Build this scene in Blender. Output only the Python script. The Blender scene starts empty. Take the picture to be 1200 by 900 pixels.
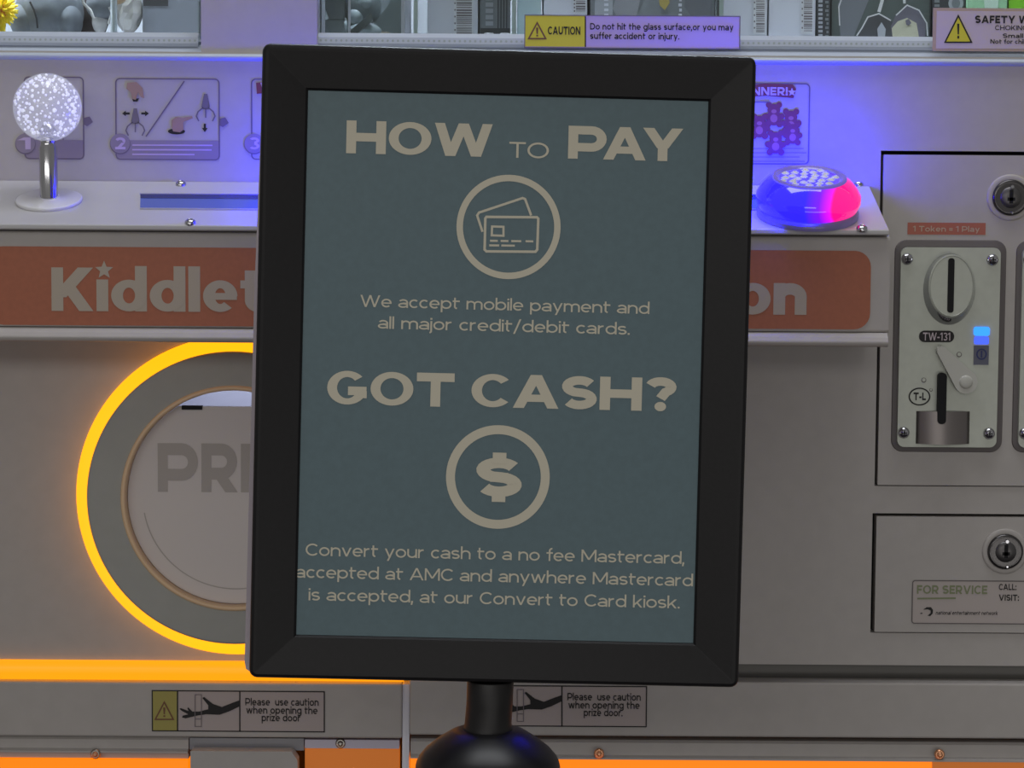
import bpy, bmesh, math, random
from mathutils import Vector, Matrix
random.seed(4)
SC = bpy.context.scene
COL = SC.collection
# ------------------------------------------------------------------ camera
FPX, DIST, ZMID = 2650.0, 1.5, 1.2          # focal length in pixels of a 1200 px wide frame
PITCH, ROLL = math.radians(4.5), math.radians(0.38)
CAM = Vector((0, -DIST, ZMID + DIST * math.tan(PITCH)))
FWD = Vector((0, math.cos(PITCH), -math.sin(PITCH)))
_r0 = Vector((1, 0, 0)); _u0 = _r0.cross(FWD)
RGT = math.cos(ROLL) * _r0 + math.sin(ROLL) * _u0
UPV = -math.sin(ROLL) * _r0 + math.cos(ROLL) * _u0
cd = bpy.data.cameras.new('camera'); cam = bpy.data.objects.new('camera', cd); COL.objects.link(cam)
cd.sensor_width = 36; cd.lens = FPX * 36 / 1200; cd.clip_start = 0.05
cam.matrix_world = Matrix(((RGT.x, UPV.x, -FWD.x, CAM.x), (RGT.y, UPV.y, -FWD.y, CAM.y), (RGT.z, UPV.z, -FWD.z, CAM.z), (0, 0, 0, 1)))
SC.camera = cam
# ------------------------------------------------------------------ light and exposure
SC.view_settings.view_transform = 'Standard'; SC.view_settings.look = 'None'
SC.view_settings.gamma = 1; SC.view_settings.use_curve_mapping = False
SC.view_settings.exposure = 0.0
SC.cycles.use_denoising = True
SC.cycles.max_bounces = 10
wd = bpy.data.worlds.new('arcade_room_light'); SC.world = wd; wd.use_nodes = True
wd.node_tree.nodes['Background'].inputs[0].default_value = (0.95, 0.93, 0.90, 1)
wd.node_tree.nodes['Background'].inputs[1].default_value = 0.19

def area(name, loc, tgt, sx, sy, power, col):
    d = bpy.data.lights.new(name, 'AREA'); d.shape = 'RECTANGLE'; d.size = sx; d.size_y = sy; d.energy = power; d.color = col
    o = bpy.data.objects.new(name, d); COL.objects.link(o); o.location = loc
    o.rotation_euler = (Vector(tgt) - Vector(loc)).to_track_quat('-Z', 'Y').to_euler()
    return o
area('ceiling_light', (0.05, -0.30, 2.75), (0.05, -0.22, 0), 1.2, 0.5, 10.5, (0.94, 0.96, 1.0))
area('front_fill_light', (-0.7, -3.1, 2.0), (0.0, 0.0, 1.15), 3.0, 0.36, 12.0, (1.0, 0.97, 0.93))  # added front fill for the machine's upright faces
area('low_fill_light', (0.5, -3.1, 0.48), (0.0, 0.0, 1.15), 3.0, 0.4, 7.0, (1.0, 0.97, 0.93))  # added low fill, lifts the shade under the deck
area('window_lamp', (-0.07, 0.034, 1.735), (-0.07, 0.045, 1.2), 1.0, 0.016, 12.0, (0.80, 0.86, 1.0))

# ------------------------------------------------------------------ pixel -> point helpers
def ray(x, y):
    return (FWD * FPX + RGT * (x - 600) - UPV * (y - 450)).normalized()
def hit(x, y, o, n):
    d = ray(x, y); return CAM + d * ((o - CAM).dot(n) / d.dot(n))
def onY(x, y, Y=0.0):
    return hit(x, y, Vector((0, Y, 0)), Vector((0, 1, 0)))

class Frame:
    """a flat printing plane: origin, right, up, towards the viewer"""
    def __init__(s, o, eu, ev):
        s.o = Vector(o); s.eu = Vector(eu).normalized(); s.ev = Vector(ev).normalized(); s.en = s.eu.cross(s.ev).normalized()
    def at(s, u, v, h=0.0):
        return s.o + s.eu * u + s.ev * v + s.en * h
    def px(s, x, y, h=0.0):
        p = hit(x, y, s.o + s.en * h, s.en) - s.o
        return p.dot(s.eu), p.dot(s.ev)
def YF(Y=0.0):
    return Frame((0, Y, 0), (1, 0, 0), (0, 0, 1))

# ------------------------------------------------------------------ materials
def lin(c):
    return tuple(((v / 255) / 12.92 if v / 255 <= 0.04045 else ((v / 255 + 0.055) / 1.055) ** 2.4) for v in c)
MATS = {}
def mat(name, rgb, rough=0.5, metal=0.0, emit=None, strength=1.0, noise=0.0, scale=60, coat=0.0, spec=0.5, bump=0.0):
    """procedural surface; rgb is albedo in display values"""
    m = bpy.data.materials.new(name); m.use_nodes = True
    nt = m.node_tree; b = nt.nodes['Principled BSDF']
    c = lin(rgb)
    b.inputs['Base Color'].default_value = (*c, 1); b.inputs['Roughness'].default_value = rough
    b.inputs['Metallic'].default_value = metal; b.inputs['Coat Weight'].default_value = coat
    b.inputs['Specular IOR Level'].default_value = spec
    if emit:
        b.inputs['Emission Color'].default_value = (*emit, 1); b.inputs['Emission Strength'].default_value = strength
    if noise or bump:
        tc = nt.nodes.new('ShaderNodeTexCoord'); nz = nt.nodes.new('ShaderNodeTexNoise')
        nz.inputs['Scale'].default_value = scale; nz.inputs['Detail'].default_value = 4
        nt.links.new(tc.outputs['Object'], nz.inputs['Vector'])
        if noise:
            rp = nt.nodes.new('ShaderNodeValToRGB')
            rp.color_ramp.elements[0].position = 0.3; rp.color_ramp.elements[1].position = 0.7
            rp.color_ramp.elements[0].color = (*[v * (1 - noise) for v in c], 1)
            rp.color_ramp.elements[1].color = (*[min(1, v * (1 + noise)) for v in c], 1)
            nt.links.new(nz.outputs['Fac'], rp.inputs['Fac']); nt.links.new(rp.outputs['Color'], b.inputs['Base Color'])
        if bump:
            bp = nt.nodes.new('ShaderNodeBump'); bp.inputs['Strength'].default_value = bump; bp.inputs['Distance'].default_value = 0.001
            nt.links.new(nz.outputs['Fac'], bp.inputs['Height']); nt.links.new(bp.outputs['Normal'], b.inputs['Normal'])
    MATS[name] = m; return m
def glassy(name, tint, refl_rough=0.02, base=0.04, haze=0.0):
    """thin clear sheet: passes light straight through with a fresnel reflection and a little haze"""
    m = bpy.data.materials.new(name); m.use_nodes = True; nt = m.node_tree; nt.nodes.clear()
    out = nt.nodes.new('ShaderNodeOutputMaterial'); tr = nt.nodes.new('ShaderNodeBsdfTransparent'); gl = nt.nodes.new('ShaderNodeBsdfGlossy')
    fr = nt.nodes.new('ShaderNodeFresnel'); mx = nt.nodes.new('ShaderNodeMixShader'); df = nt.nodes.new('ShaderNodeBsdfTranslucent'); mh = nt.nodes.new('ShaderNodeMixShader')
    tr.inputs[0].default_value = (*tint, 1); gl.inputs['Roughness'].default_value = refl_rough; fr.inputs['IOR'].default_value = 1.45
    df.inputs[0].default_value = (0.9, 0.9, 0.9, 1); mh.inputs[0].default_value = haze
    nt.links.new(tr.outputs[0], mh.inputs[1]); nt.links.new(df.outputs[0], mh.inputs[2])
    nt.links.new(fr.outputs[0], mx.inputs[0]); nt.links.new(mh.outputs[0], mx.inputs[1]); nt.links.new(gl.outputs[0], mx.inputs[2])
    nt.links.new(mx.outputs[0], out.inputs[0])
    MATS[name] = m; return m

PAINT = mat('powder_coated_white', (184, 179, 175), 0.42, noise=0.03, scale=90, bump=0.05)
DECKP = mat('deck_plate_white', (196, 195, 196), 0.25, noise=0.02, scale=40)
RINGP = mat('ring_plate_grey', (168, 168, 162), 0.45, noise=0.03, scale=90)
TRIMW = mat('blue_lit_white_trim', (192, 202, 218), 0.3)  # white trim, with the bluish light on the ledge mixed into its colour
GAP = mat('dark_gap', (14, 14, 18), 0.8)
INK = mat('black_ink', (24, 22, 24), 0.6)
GREYINK = mat('grey_ink', (120, 112, 116), 0.6)
MIDINK = mat('mid_grey_ink', (138, 130, 134), 0.6)
ORANGE = mat('orange_print', (172, 98, 68), 0.45, noise=0.05, scale=300)
CREAM = mat('cream_lettering', (184, 172, 156), 0.5)
CHROME = mat('chrome', (200, 200, 205), 0.15, metal=1.0)
STEEL = mat('brushed_steel', (175, 172, 165), 0.32, metal=1.0, noise=0.06, scale=200)
DIECAST = mat('die_cast_plate', (184, 188, 178), 0.38, metal=0.35, noise=0.04, scale=150)
BEZEL = mat('dark_grey_bezel', (104, 98, 98), 0.5)
BLACKP = mat('black_plastic', (24, 22, 23), 0.45, noise=0.1, scale=200)
FRAMEB = mat('black_frame_lacquer', (25, 24, 26), 0.45, noise=0.1, scale=400, bump=0.05, spec=0.3)
POSTER = mat('poster_teal', (92, 116, 124), 0.45, noise=0.05, scale=260)
PRINT = mat('poster_cream_print', (214, 208, 188), 0.5)
ALU = mat('aluminium_edge', (150, 142, 150), 0.35, metal=0.6)
YLED = mat('yellow_led_diffuser', (120, 84, 20), 0.4, emit=(1.0, 0.34, 0.004), strength=1.75)
YLED2 = mat('amber_led_diffuser', (120, 80, 20), 0.4, emit=(1.0, 0.325, 0.004), strength=1.2)
OLED = mat('orange_led_diffuser', (120, 60, 10), 0.4, emit=(1.0, 0.20, 0.0), strength=1.15)
UNLIT = mat('unlit_diffuser', (98, 96, 92), 0.4)
GLASS = glassy('window_glass_clear', (0.93, 0.97, 0.96))
ACRYL = glassy('acrylic_clear', (0.90, 0.95, 0.94), haze=0.05)
FROST = mat('frosted_flap', (216, 208, 204), 0.3)
FLAPTXT = mat('flap_print', (178, 170, 164), 0.35)
TAN = mat('tan_rim', (238, 204, 164), 0.35)
STKY = mat('sticker_yellow', (222, 214, 56), 0.5)
STKYD = mat('sticker_olive', (170, 160, 84), 0.5)
STKW = mat('sticker_white', (205, 192, 200), 0.45)
STKL = mat('sticker_lilac', (200, 180, 212), 0.45)
STKB = mat('sticker_beige_edge', (190, 168, 150), 0.5)
RUST = mat('rust_print', (176, 100, 82), 0.5)
GREENP = mat('olive_green_print', (132, 140, 104), 0.5)
SHEET = mat('sheet_line', (118, 106, 124), 0.6)
SHEETG = mat('sheet_band', (150, 138, 152), 0.6)
SKIN = mat('sheet_hand', (170, 140, 120), 0.6)
BEAR = mat('sheet_bear', (130, 66, 70), 0.6)
BEARL = mat('sheet_bear_light', (176, 116, 104), 0.6)

# ------------------------------------------------------------------ mesh builder
class MB:
    def __init__(s):
        s.v = []; s.f = []; s.mi = []; s.sm = []; s.mats = []
    def slot(s, m):
        if m not in s.mats: s.mats.append(m)
        return s.mats.index(m)
    def poly(s, pts, m, smooth=False):
        b = len(s.v); s.v += [tuple(p) for p in pts]; s.f.append(tuple(range(b, b + len(pts)))); s.mi.append(s.slot(m)); s.sm.append(smooth)
    def raw(s, verts, faces, m, smooth=False):
        b = len(s.v); s.v += [tuple(p) for p in verts]
        for f in faces:
            s.f.append(tuple(i + b for i in f)); s.mi.append(s.slot(m)); s.sm.append(smooth)
    def box(s, a, b, m):
        x0, y0, z0 = (min(a[i], b[i]) for i in range(3)); x1, y1, z1 = (max(a[i], b[i]) for i in range(3))
        s.raw([(x0, y0, z0), (x1, y0, z0), (x1, y1, z0), (x0, y1, z0), (x0, y0, z1), (x1, y0, z1), (x1, y1, z1), (x0, y1, z1)],
              [(0, 3, 2, 1), (4, 5, 6, 7), (0, 1, 5, 4), (1, 2, 6, 5), (2, 3, 7, 6), (3, 0, 4, 7)], m)
    def loops(s, loops, m, cap0=True, cap1=True, smooth=True):
        """skin consecutive closed loops of equal length"""
        n = len(loops[0]); vs = [p for l in loops for p in l]; fs = []
        for k in range(len(loops) - 1):
            for i in range(n):
                j = (i + 1) % n; fs.append((k * n + i, k * n + j, (k + 1) * n + j, (k + 1) * n + i))
        s.raw(vs, fs, m, smooth)
        if cap0: s.poly(list(reversed(loops[0])), m)
        if cap1: s.poly(loops[-1], m)
    def lathe(s, c, ax, prof, m, n=40, smooth=True, sq=1.0, cap0=True, cap1=True):
        """prof: (radius, height along ax)"""
        ax = Vector(ax).normalized(); c = Vector(c)
        e1 = Vector((1, 0, 0)) if abs(ax.x) < 0.9 else Vector((0, 0, 1))
        e1 = (e1 - ax * e1.dot(ax)).normalized(); e2 = ax.cross(e1)
        s.loops([[c + e1 * (r * math.cos(2 * math.pi * i / n)) + e2 * (r * sq * math.sin(2 * math.pi * i / n)) + ax * h for i in range(n)] for r, h in prof], m, cap0, cap1, smooth)
    def prism(s, fr, pts, h0, h1, m, smooth=False):
        """2-D outline on a Frame pulled from height h0 to h1"""
        s.loops([[fr.at(u, v, h0) for u, v in pts], [fr.at(u, v, h1) for u, v in pts]], m, True, True, smooth)
    def profX(s, prof, x0, x1, m, smooth=False):
        """(y, z) outline pulled along X"""
        s.loops([[(x0, y, z) for y, z in prof], [(x1, y, z) for y, z in prof]], m, True, True, smooth)
    def sphere(s, c, r, m, nu=20, nv=12, sc=(1, 1, 1)):
        c = Vector(c); prof = []
        for k in range(nv + 1):
            a = -math.pi / 2 + math.pi * k / nv; prof.append((max(r * math.cos(a), r * 0.002), r * math.sin(a)))
        s.loops([[c + Vector((rr * math.cos(2 * math.pi * i / nu) * sc[0], rr * math.sin(2 * math.pi * i / nu) * sc[1], h * sc[2])) for i in range(nu)] for rr, h in prof], m)
    def tube(s, pts, r, m, n=10):
        pts = [Vector(p) for p in pts]; loops = []
        for i, p in enumerate(pts):
            t = (pts[min(i + 1, len(pts) - 1)] - pts[max(i - 1, 0)]).normalized()
            e = Vector((0, 1, 0)) if abs(t.y) < 0.9 else Vector((0, 0, 1))
            e1 = (e - t * e.dot(t)).normalized(); e2 = t.cross(e1)
            rr = r[i] if isinstance(r, (list, tuple)) else r
            loops.append([p + e1 * rr * math.cos(2 * math.pi * k / n) + e2 * rr * math.sin(2 * math.pi * k / n) for k in range(n)])
        s.loops(loops, m)
    def plate(s, fr, outer, holes, h0, h1, m):
        """flat plate with cut-outs, between heights h0 (back) and h1 (front)"""
        bm = bmesh.new(); es = []
        for lp in [outer] + holes:
            vs = [bm.verts.new(fr.at(u, v, h1)) for u, v in lp]
            for i in range(len(vs)): es.append(bm.edges.new((vs[i], vs[(i + 1) % len(vs)])))
        bmesh.ops.triangle_fill(bm, use_beauty=True, use_dissolve=False, edges=es, normal=fr.en)
        bm.verts.index_update()
        s.raw([v.co.copy() for v in bm.verts], [[v.index for v in f.verts] for f in bm.faces], m)
        s.raw([v.co - fr.en * (h1 - h0) for v in bm.verts], [[v.index for v in reversed(f.verts)] for f in bm.faces], m)
        bm.free()
        for lp in [outer] + holes:
            s.loops([[fr.at(u, v, h0) for u, v in lp], [fr.at(u, v, h1) for u, v in lp]], m, False, False, False)
    def flat(s, fr, pts, h, m):
        s.poly([fr.at(u, v, h) for u, v in pts], m)
    def build(s, name, parent=None, bevel=0.0, seg=2):
        me = bpy.data.meshes.new(name); me.from_pydata(s.v, [], s.f); me.update()
        for m in s.mats: me.materials.append(m)
        me.polygons.foreach_set('material_index', s.mi); me.polygons.foreach_set('use_smooth', s.sm)
        o = bpy.data.objects.new(name, me); COL.objects.link(o)
        if parent: o.parent = parent; o.matrix_parent_inverse = Matrix.Translation(-world_loc(parent))
        if bevel:
            b = o.modifiers.new('edge', 'BEVEL'); b.width = bevel; b.segments = seg; b.limit_method = 'ANGLE'; b.angle_limit = math.radians(50)
        return o
def world_loc(o):
    p = o.location.copy() if o.type == 'EMPTY' else Vector((0, 0, 0))
    return p
def tag(o, label=None, cat=None, group=None, kind=None):
    if label: o['label'] = label
    if cat: o['category'] = cat
    if group: o['group'] = group
    if kind: o['kind'] = kind
    return o
def empty(name, loc, label, cat, group=None):
    o = bpy.data.objects.new(name, None); COL.objects.link(o); o.location = loc; o.empty_display_size = 0.05
    return tag(o, label, cat, group)
def sub(name, parent):
    """a part that only carries sub-parts"""
    o = bpy.data.objects.new(name, None); COL.objects.link(o); o.parent = parent
    o.matrix_parent_inverse = Matrix.Translation(-parent.location); return o

# ------------------------------------------------------------------ 2-D outlines
def rrect(x0, y0, x1, y1, r, n=6):
    r = max(min(r, (x1 - x0) / 2 - 1e-6, (y1 - y0) / 2 - 1e-6), 1e-6); out = []
    for cx, cy, a in ((x1 - r, y0 + r, -90), (x1 - r, y1 - r, 0), (x0 + r, y1 - r, 90), (x0 + r, y0 + r, 180)):
        for k in range(n + 1):
            t = math.radians(a + 90 * k / n); out.append((cx + r * math.cos(t), cy + r * math.sin(t)))
    return out
def rect(x0, y0, x1, y1):
    return [(x0, y0), (x1, y0), (x1, y1), (x0, y1)]
def ell(cx, cy, rx, ry, n=48, a0=0, a1=360):
    full = abs(a1 - a0) >= 360
    return [(cx + rx * math.cos(math.radians(a0 + (a1 - a0) * i / (n if full else n - 1))), cy + ry * math.sin(math.radians(a0 + (a1 - a0) * i / (n if full else n - 1)))) for i in range(n)]
def stroke(pts, t, closed=False):
    """polyline with thickness -> list of quads"""
    h = t / 2; P = [Vector(p) for i, p in enumerate(pts) if i == 0 or (Vector(p) - Vector(pts[i - 1])).length > 1e-7]; n = len(P); L = []; R = []
    for i in range(n):
        a = P[i - 1] if (i > 0 or closed) else None; b = P[(i + 1) % n] if (i < n - 1 or closed) else None
        d1 = (P[i] - a).normalized() if a is not None else None; d2 = (b - P[i]).normalized() if b is not None else None
        if d1 is None: d1 = d2
        if d2 is None: d2 = d1
        n1 = Vector((-d1.y, d1.x)); n2 = Vector((-d2.y, d2.x)); mm = n1 + n2
        if mm.length < 1e-6: mm = n1
        mm.normalize(); k = h / max(0.35, mm.dot(n1))
        L.append(P[i] + mm * k); R.append(P[i] - mm * k)
    out = []
    for i in range(n if closed else n - 1):
        j = (i + 1) % n; out.append([tuple(R[i]), tuple(R[j]), tuple(L[j]), tuple(L[i])])
    return out
def clipy(poly, lo, hi):
    for s, lim in ((1, lo), (-1, -hi)):
        out = []
        for i in range(len(poly)):
            a, b = poly[i - 1], poly[i]; da, db = s * a[1] - lim, s * b[1] - lim
            if (da >= 0) != (db >= 0):
                k = da / (da - db); out.append((a[0] + (b[0] - a[0]) * k, a[1] + (b[1] - a[1]) * k))
            if db >= 0: out.append(b)
        poly = out
        if len(poly) < 3: return []
    return poly

# ------------------------------------------------------------------ lettering: a drawn geometric sans, every glyph a set of strokes
CAP, XH, DSC = 0.70, 0.51, -0.20
def glyph(ch, t):
    h = t / 2; out = []; con = 1 - max(0.0, t - 0.10) * 3.6       # heavy weights get thinner curves at top and bottom
    def V(x, a, b): out.append([(x - h, a), (x + h, a), (x + h, b), (x - h, b)])
    def H(y, a, b, tt=None):
        q = (tt or t) / 2; out.append([(a, y - q), (b, y - q), (b, y + q), (a, y + q)])
    def D(x0, y0, x1, y1):
        d = Vector((x1 - x0, y1 - y0)); e = d.normalized() * t; tt = t * 0.98
        for q in stroke([(x0 - e.x, y0 - e.y), (x1 + e.x, y1 + e.y)], tt):
            c = clipy(q, min(y0, y1), max(y0, y1))
            if c: out.append(c)
    def A(cx, cy, rx, ry, a0, a1, closed=False):
        n = max(6, int(abs(a1 - a0) / 9)); k = n if closed else n + 1
        po = ell(cx, cy, rx + h, ry + h, k, a0, a1); pi = ell(cx, cy, rx - h, ry + h - t * con, k, a0, a1)
        for i in range(n): out.append([po[i], po[(i + 1) % k], pi[(i + 1) % k], pi[i]])
    def P(pts): out.extend(stroke(pts, t))
    def bowl(x0, xr, yt, yb):
        r = (yt - yb) / 2; rx = min(r * 1.05, xr - x0)
        P([(x0, yt)] + ell(xr - rx, (yt + yb) / 2, rx, r, 13, 90, -90) + [(x0, yb)])
    def S(w, Ht):
        ry = (Ht - t) / 4; rx = w / 2 - h
        P(ell(w / 2, Ht - h - ry, rx, ry, 17, 28, 262)[:-1] + ell(w / 2, h + ry, rx, ry, 17, 82, -152))
    def dot(x, y, s=None):
        s = (s or t * 1.12) / 2; out.append([(x - s, y - s), (x + s, y - s), (x + s, y + s), (x - s, y + s)])
    C, X, w = CAP, XH, 0.6
    if ch == ' ': return [], 0.30
    if ch == 'A': w = .70 + t * .5; D(h * 1.1, 0, w / 2, C); D(w - h * 1.1, 0, w / 2, C); H(.21, .2 * w, .8 * w, t * .85)
    elif ch == 'B': w = .58; V(h, 0, C); bowl(h, w - h * 1.2, C - h, C / 2 + .01); bowl(h, w - h, C / 2 + .01, h)
    elif ch == 'C': w = .66; A(.365, C / 2, .365 - h, C / 2 - h, 42, 318)
    elif ch == 'D': w = .68; V(h, 0, C); bowl(h, w - h, C - h, h)
    elif ch == 'E': w = .52; V(h, 0, C); H(C - h, 0, w); H(C / 2, 0, w * .92); H(h, 0, w)
    elif ch == 'F': w = .50; V(h, 0, C); H(C - h, 0, w); H(C / 2 - .02, 0, w * .9)
    elif ch == 'G': w = .73; A(w / 2, C / 2, w / 2 - h, C / 2 - h, 42, 338); H(C / 2 - h * .7, w * .52, w - h * .15); V(w - h * 1.08, .14, C / 2 - h * .7)
    elif ch == 'H': w = .66 + max(0, t - .1) * .8; V(h, 0, C); V(w - h, 0, C); H(C / 2, h, w - h)
    elif ch == 'I': w = t; V(h, 0, C)
    elif ch == 'J': w = .46; V(w - h, .2, C); A(w / 2, .2 + .0, w / 2 - h, .2 - h, 0, -160)
    elif ch == 'K': w = .66; V(h, 0, C); D(h * 1.2, .22, w - h * 1.35, C); D(w - h * 1.25, 0, w * .40, .40)
    elif ch == 'L': w = .48; V(h, 0, C); H(h, 0, w)
    elif ch == 'M': w = .80; V(h, 0, C); V(w - h, 0, C); D(h, C, w / 2, .12); D(w - h, C, w / 2, .12)
    elif ch == 'N': w = .68; V(h, 0, C); V(w - h, 0, C); D(h, C, w - h, 0)
    elif ch == 'O': w = .78; A(w / 2, C / 2, w / 2 - h, C / 2 - h, 0, 360, True)
    elif ch == 'P': w = .60 + max(0, t - .1) * 1.3; V(h, 0, C); bowl(h, w - h, C - h, .23 + h * .2)
    elif ch == 'R': w = .62; V(h, 0, C); bowl(h, w - h * 1.1, C - h, .25 + h * .2); D(w - h * 1.2, 0, w * .48, .27)
    elif ch == 'S': w = .60; S(w, C)
    elif ch == 'T': w = .60 + max(0, t - .1) * 1.1; H(C - h, 0, w); V(w / 2, 0, C)
    elif ch == 'U': w = .66; P([(h, C)] + ell(w / 2, .3, w / 2 - h, .3 - h, 15, 180, 360) + [(w - h, C)])
    elif ch == 'V': w = .68 + t * .4; D(h * 1.1, C, w / 2, 0); D(w - h * 1.1, C, w / 2, 0)
    elif ch == 'W': w = 1.0 + t * .4; D(h * 1.1, C, w * .28, 0); D(w / 2, C, w * .28, 0); D(w / 2, C, w * .72, 0); D(w - h * 1.1, C, w * .72, 0)
    elif ch == 'X': w = .66; D(h, 0, w - h, C); D(h, C, w - h, 0)
    elif ch == 'Y': w = .66 + t * .4; D(h * 1.1, C, w / 2, .27); D(w - h * 1.1, C, w / 2, .27); V(w / 2, 0, .3 + h * .6)
    elif ch == 'Z': w = .58; H(C - h, 0, w); H(h, 0, w); D(h * 1.3, 0, w - h * 1.3, C)
    elif ch == 'a': w = .50; V(w - h, 0, X * .64); A(w / 2, X * .62, w / 2 - h, X * .38 - h, 0, 150); A(w / 2 - .015, X * .29, w / 2 - h, X * .29 - h, 20, 340); H(X * .58 - h * .5, w * .45, w - h, t * .85)
    elif ch == 'b': w = .56; V(h, 0, C + .03); A(w / 2, X / 2, w / 2 - h, X / 2 - h, 0, 360, True)
    elif ch == 'c': w = .47; A(.26, X / 2, .26 - h, X / 2 - h, 45, 315)
    elif ch == 'd': w = .56; V(w - h, 0, C + .03); A(w / 2, X / 2, w / 2 - h, X / 2 - h, 0, 360, True)
    elif ch == 'e': w = .54; A(w / 2, X / 2, w / 2 - h, X / 2 - h, 0, 312); H(X / 2 - h * .05, h, w - h * .1, t * .85 * con)
    elif ch == 'f': w = .32; P([(.12 + h, 0), (.12 + h, C - .12)] + ell(.12 + h + .12, C - .12, .12, .13, 7, 180, 80)); H(X - h, 0, w + .02)
    elif ch == 'g': w = .56; A(w / 2, X / 2, w / 2 - h, X / 2 - h, 0, 360, True); P([(w - h, X), (w - h, -.02)] + ell(w / 2, -.02, w / 2 - h, .18 - h, 12, 0, -150))
    elif ch == 'h': w = .52; V(h, 0, C + .03); P(ell(w / 2, X - .22, w / 2 - h, .22 - h, 13, 180, 0) + [(w - h, 0)])
    elif ch == 'i': w = t; V(h, 0, X); dot(h, X + .12 + h * .3)
    elif ch == '\u0131': w = t; V(h, 0, X)
    elif ch == 'j': w = t; P([(h, X), (h, -.08)] + ell(h - .1, -.08, .1, .09, 6, 0, -80)); dot(h, X + .12 + h * .3)
    elif ch == 'k': w = .50; V(h, 0, C + .03); D(h * 1.2, .14, w - h * 1.3, X); D(w - h * 1.2, 0, w * .42, .29)
    elif ch == 'l': w = t; V(h, 0, C + .03)
    elif ch == 'm': w = .84; V(h, 0, X); q = (w - t) / 2
    elif ch == 'n': w = .52; V(h, 0, X); P(ell(w / 2, X - .22, w / 2 - h, .22 - h, 13, 180, 0) + [(w - h, 0)])
    elif ch == 'o': w = .56; A(w / 2, X / 2, w / 2 - h, X / 2 - h, 0, 360, True)
    elif ch == 'p': w = .56; V(h, DSC, X); A(w / 2, X / 2, w / 2 - h, X / 2 - h, 0, 360, True)
    elif ch == 'q': w = .56; V(w - h, DSC, X); A(w / 2, X / 2, w / 2 - h, X / 2 - h, 0, 360, True)
    elif ch == 'r': w = .33; V(h, 0, X); P(ell(.24 + h, X - .22, .24, .22 - h, 8, 180, 88))
    elif ch == 's': w = .45; S(w, X)
    elif ch == 't': w = .32 + t * .5; P([(.07 + h, C - .03), (.07 + h, h + .10)] + ell(.07 + h + .09 + h * .4, h + .10, .09 + h * .4, .10, 7, 180, 275)); H(X - h * con, 0, w, t * con)
    elif ch == 'u': w = .52; V(w - h, 0, X); P([(h, X)] + ell(w / 2, .22, w / 2 - h, .22 - h, 13, 180, 360) + [(w - h, X)])
    elif ch == 'v': w = .50 + t * .3; D(h * 1.1, X, w / 2, 0); D(w - h * 1.1, X, w / 2, 0)
    elif ch == 'w': w = .76 + t * .3; D(h * 1.1, X, w * .28, 0); D(w / 2, X, w * .28, 0); D(w / 2, X, w * .72, 0); D(w - h * 1.1, X, w * .72, 0)
    elif ch == 'x': w = .50; D(h, 0, w - h, X); D(h, X, w - h, 0)
    elif ch == 'y': w = .50 + t * .3; D(h * 1.1, X, w / 2 + .01, 0); D(w - h * 1.1, X, w / 2 - .09, DSC)
    elif ch == 'z': w = .44; H(X - h, 0, w); H(h, 0, w); D(h * 1.3, 0, w - h * 1.3, X)
    elif ch == '1': w = .28; V(w - h, 0, C); D(0.02, C - .17, w - h, C)
    elif ch == '2': w = .54; P(ell(w / 2, C - .2, w / 2 - h, .2 - h, 12, 165, -35)); H(h, 0, w); D(h * 1.4, 0, w - h * 1.5, C - .31)
    elif ch == '3': w = .54; A(w / 2, C * .74, w / 2 - h * 1.2, C * .26 - h, 150, -90); A(w / 2, C * .27, w / 2 - h, C * .27 - h, 90, -150)
    elif ch == '5': w = .54; H(C - h, .08, w); V(.08 + h, C * .45, C); A(w / 2, C * .29, w / 2 - h, C * .29 - h, 120, -150)
    elif ch == '8': w = .56; A(w / 2, C * .73, w / 2 - h * 1.3, C * .27 - h, 0, 360, True); A(w / 2, C * .27, w / 2 - h, C * .29 - h, 0, 360, True)
    elif ch == '?': w = .54; P(ell(w / 2, C - .19, w / 2 - h, .19 - h * .8, 15, 165, -60) + [(w / 2, max(.2, t * 1.1 + .07))]); out.append(ell(w / 2, t * .55, t * .56, t * .55, 16))
    elif ch == '$': w = .62; S(w, C); V(w / 2, -.09, .1); V(w / 2, C - .1, C + .09); H(C / 2, w * .3, w * .7, t * .9)
    elif ch == '!': w = t; V(h, .22, C); dot(h, h)
    elif ch == '.': w = t * 1.1; dot(h, h)
    elif ch == ',': w = t * 1.1; dot(h, h); D(h, h, h * .4, -.13)
    elif ch == ':': w = t; dot(h, h); dot(h, X - h)
    elif ch == '/': w = .40; D(h, -.12, w - h, C + .05)
    elif ch == '-': w = .30; H(.27, 0, w)
    elif ch == '=': w = .40; H(.2, 0, w); H(.4, 0, w)
    if ch == 'm':
        for k in range(2):
            x0 = h + q * k; P(ell(x0 + q / 2, X - .2, q / 2, .2 - h, 11, 180, 0) + [(x0 + q, 0)])
    return out, w
def text_polys(s, t, gap=0.085):
    x = 0.0; out = []
    for ch in s:
        g, w = glyph(ch, t)
        if g or ch == ' ':
            out += [[(px + x, py, i) for px, py in q] for i, q in enumerate(g)]; x += w + (0 if ch == ' ' else gap)
    return out, x - gap
def write(mb, fr, s, u0, u1, v, cap, t, m, h=0.0003, gap=0.085, slant=0.0):
    """lettering from u0 to u1 on baseline v, capital height cap"""
    ps, w = text_polys(s, t, gap); sx = (u1 - u0) / w; sy = cap / CAP
    for q in ps:
        k = q[0][2]; q = [(a, b) for a, b, _ in q]
        if sum(q[i - 1][0] * q[i][1] - q[i][0] * q[i - 1][1] for i in range(len(q))) < 0: q = q[::-1]
        mb.poly([fr.at(u0 + (x + slant * y) * sx, v + y * sy, h + k * 3e-6) for x, y in q], m)
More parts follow.
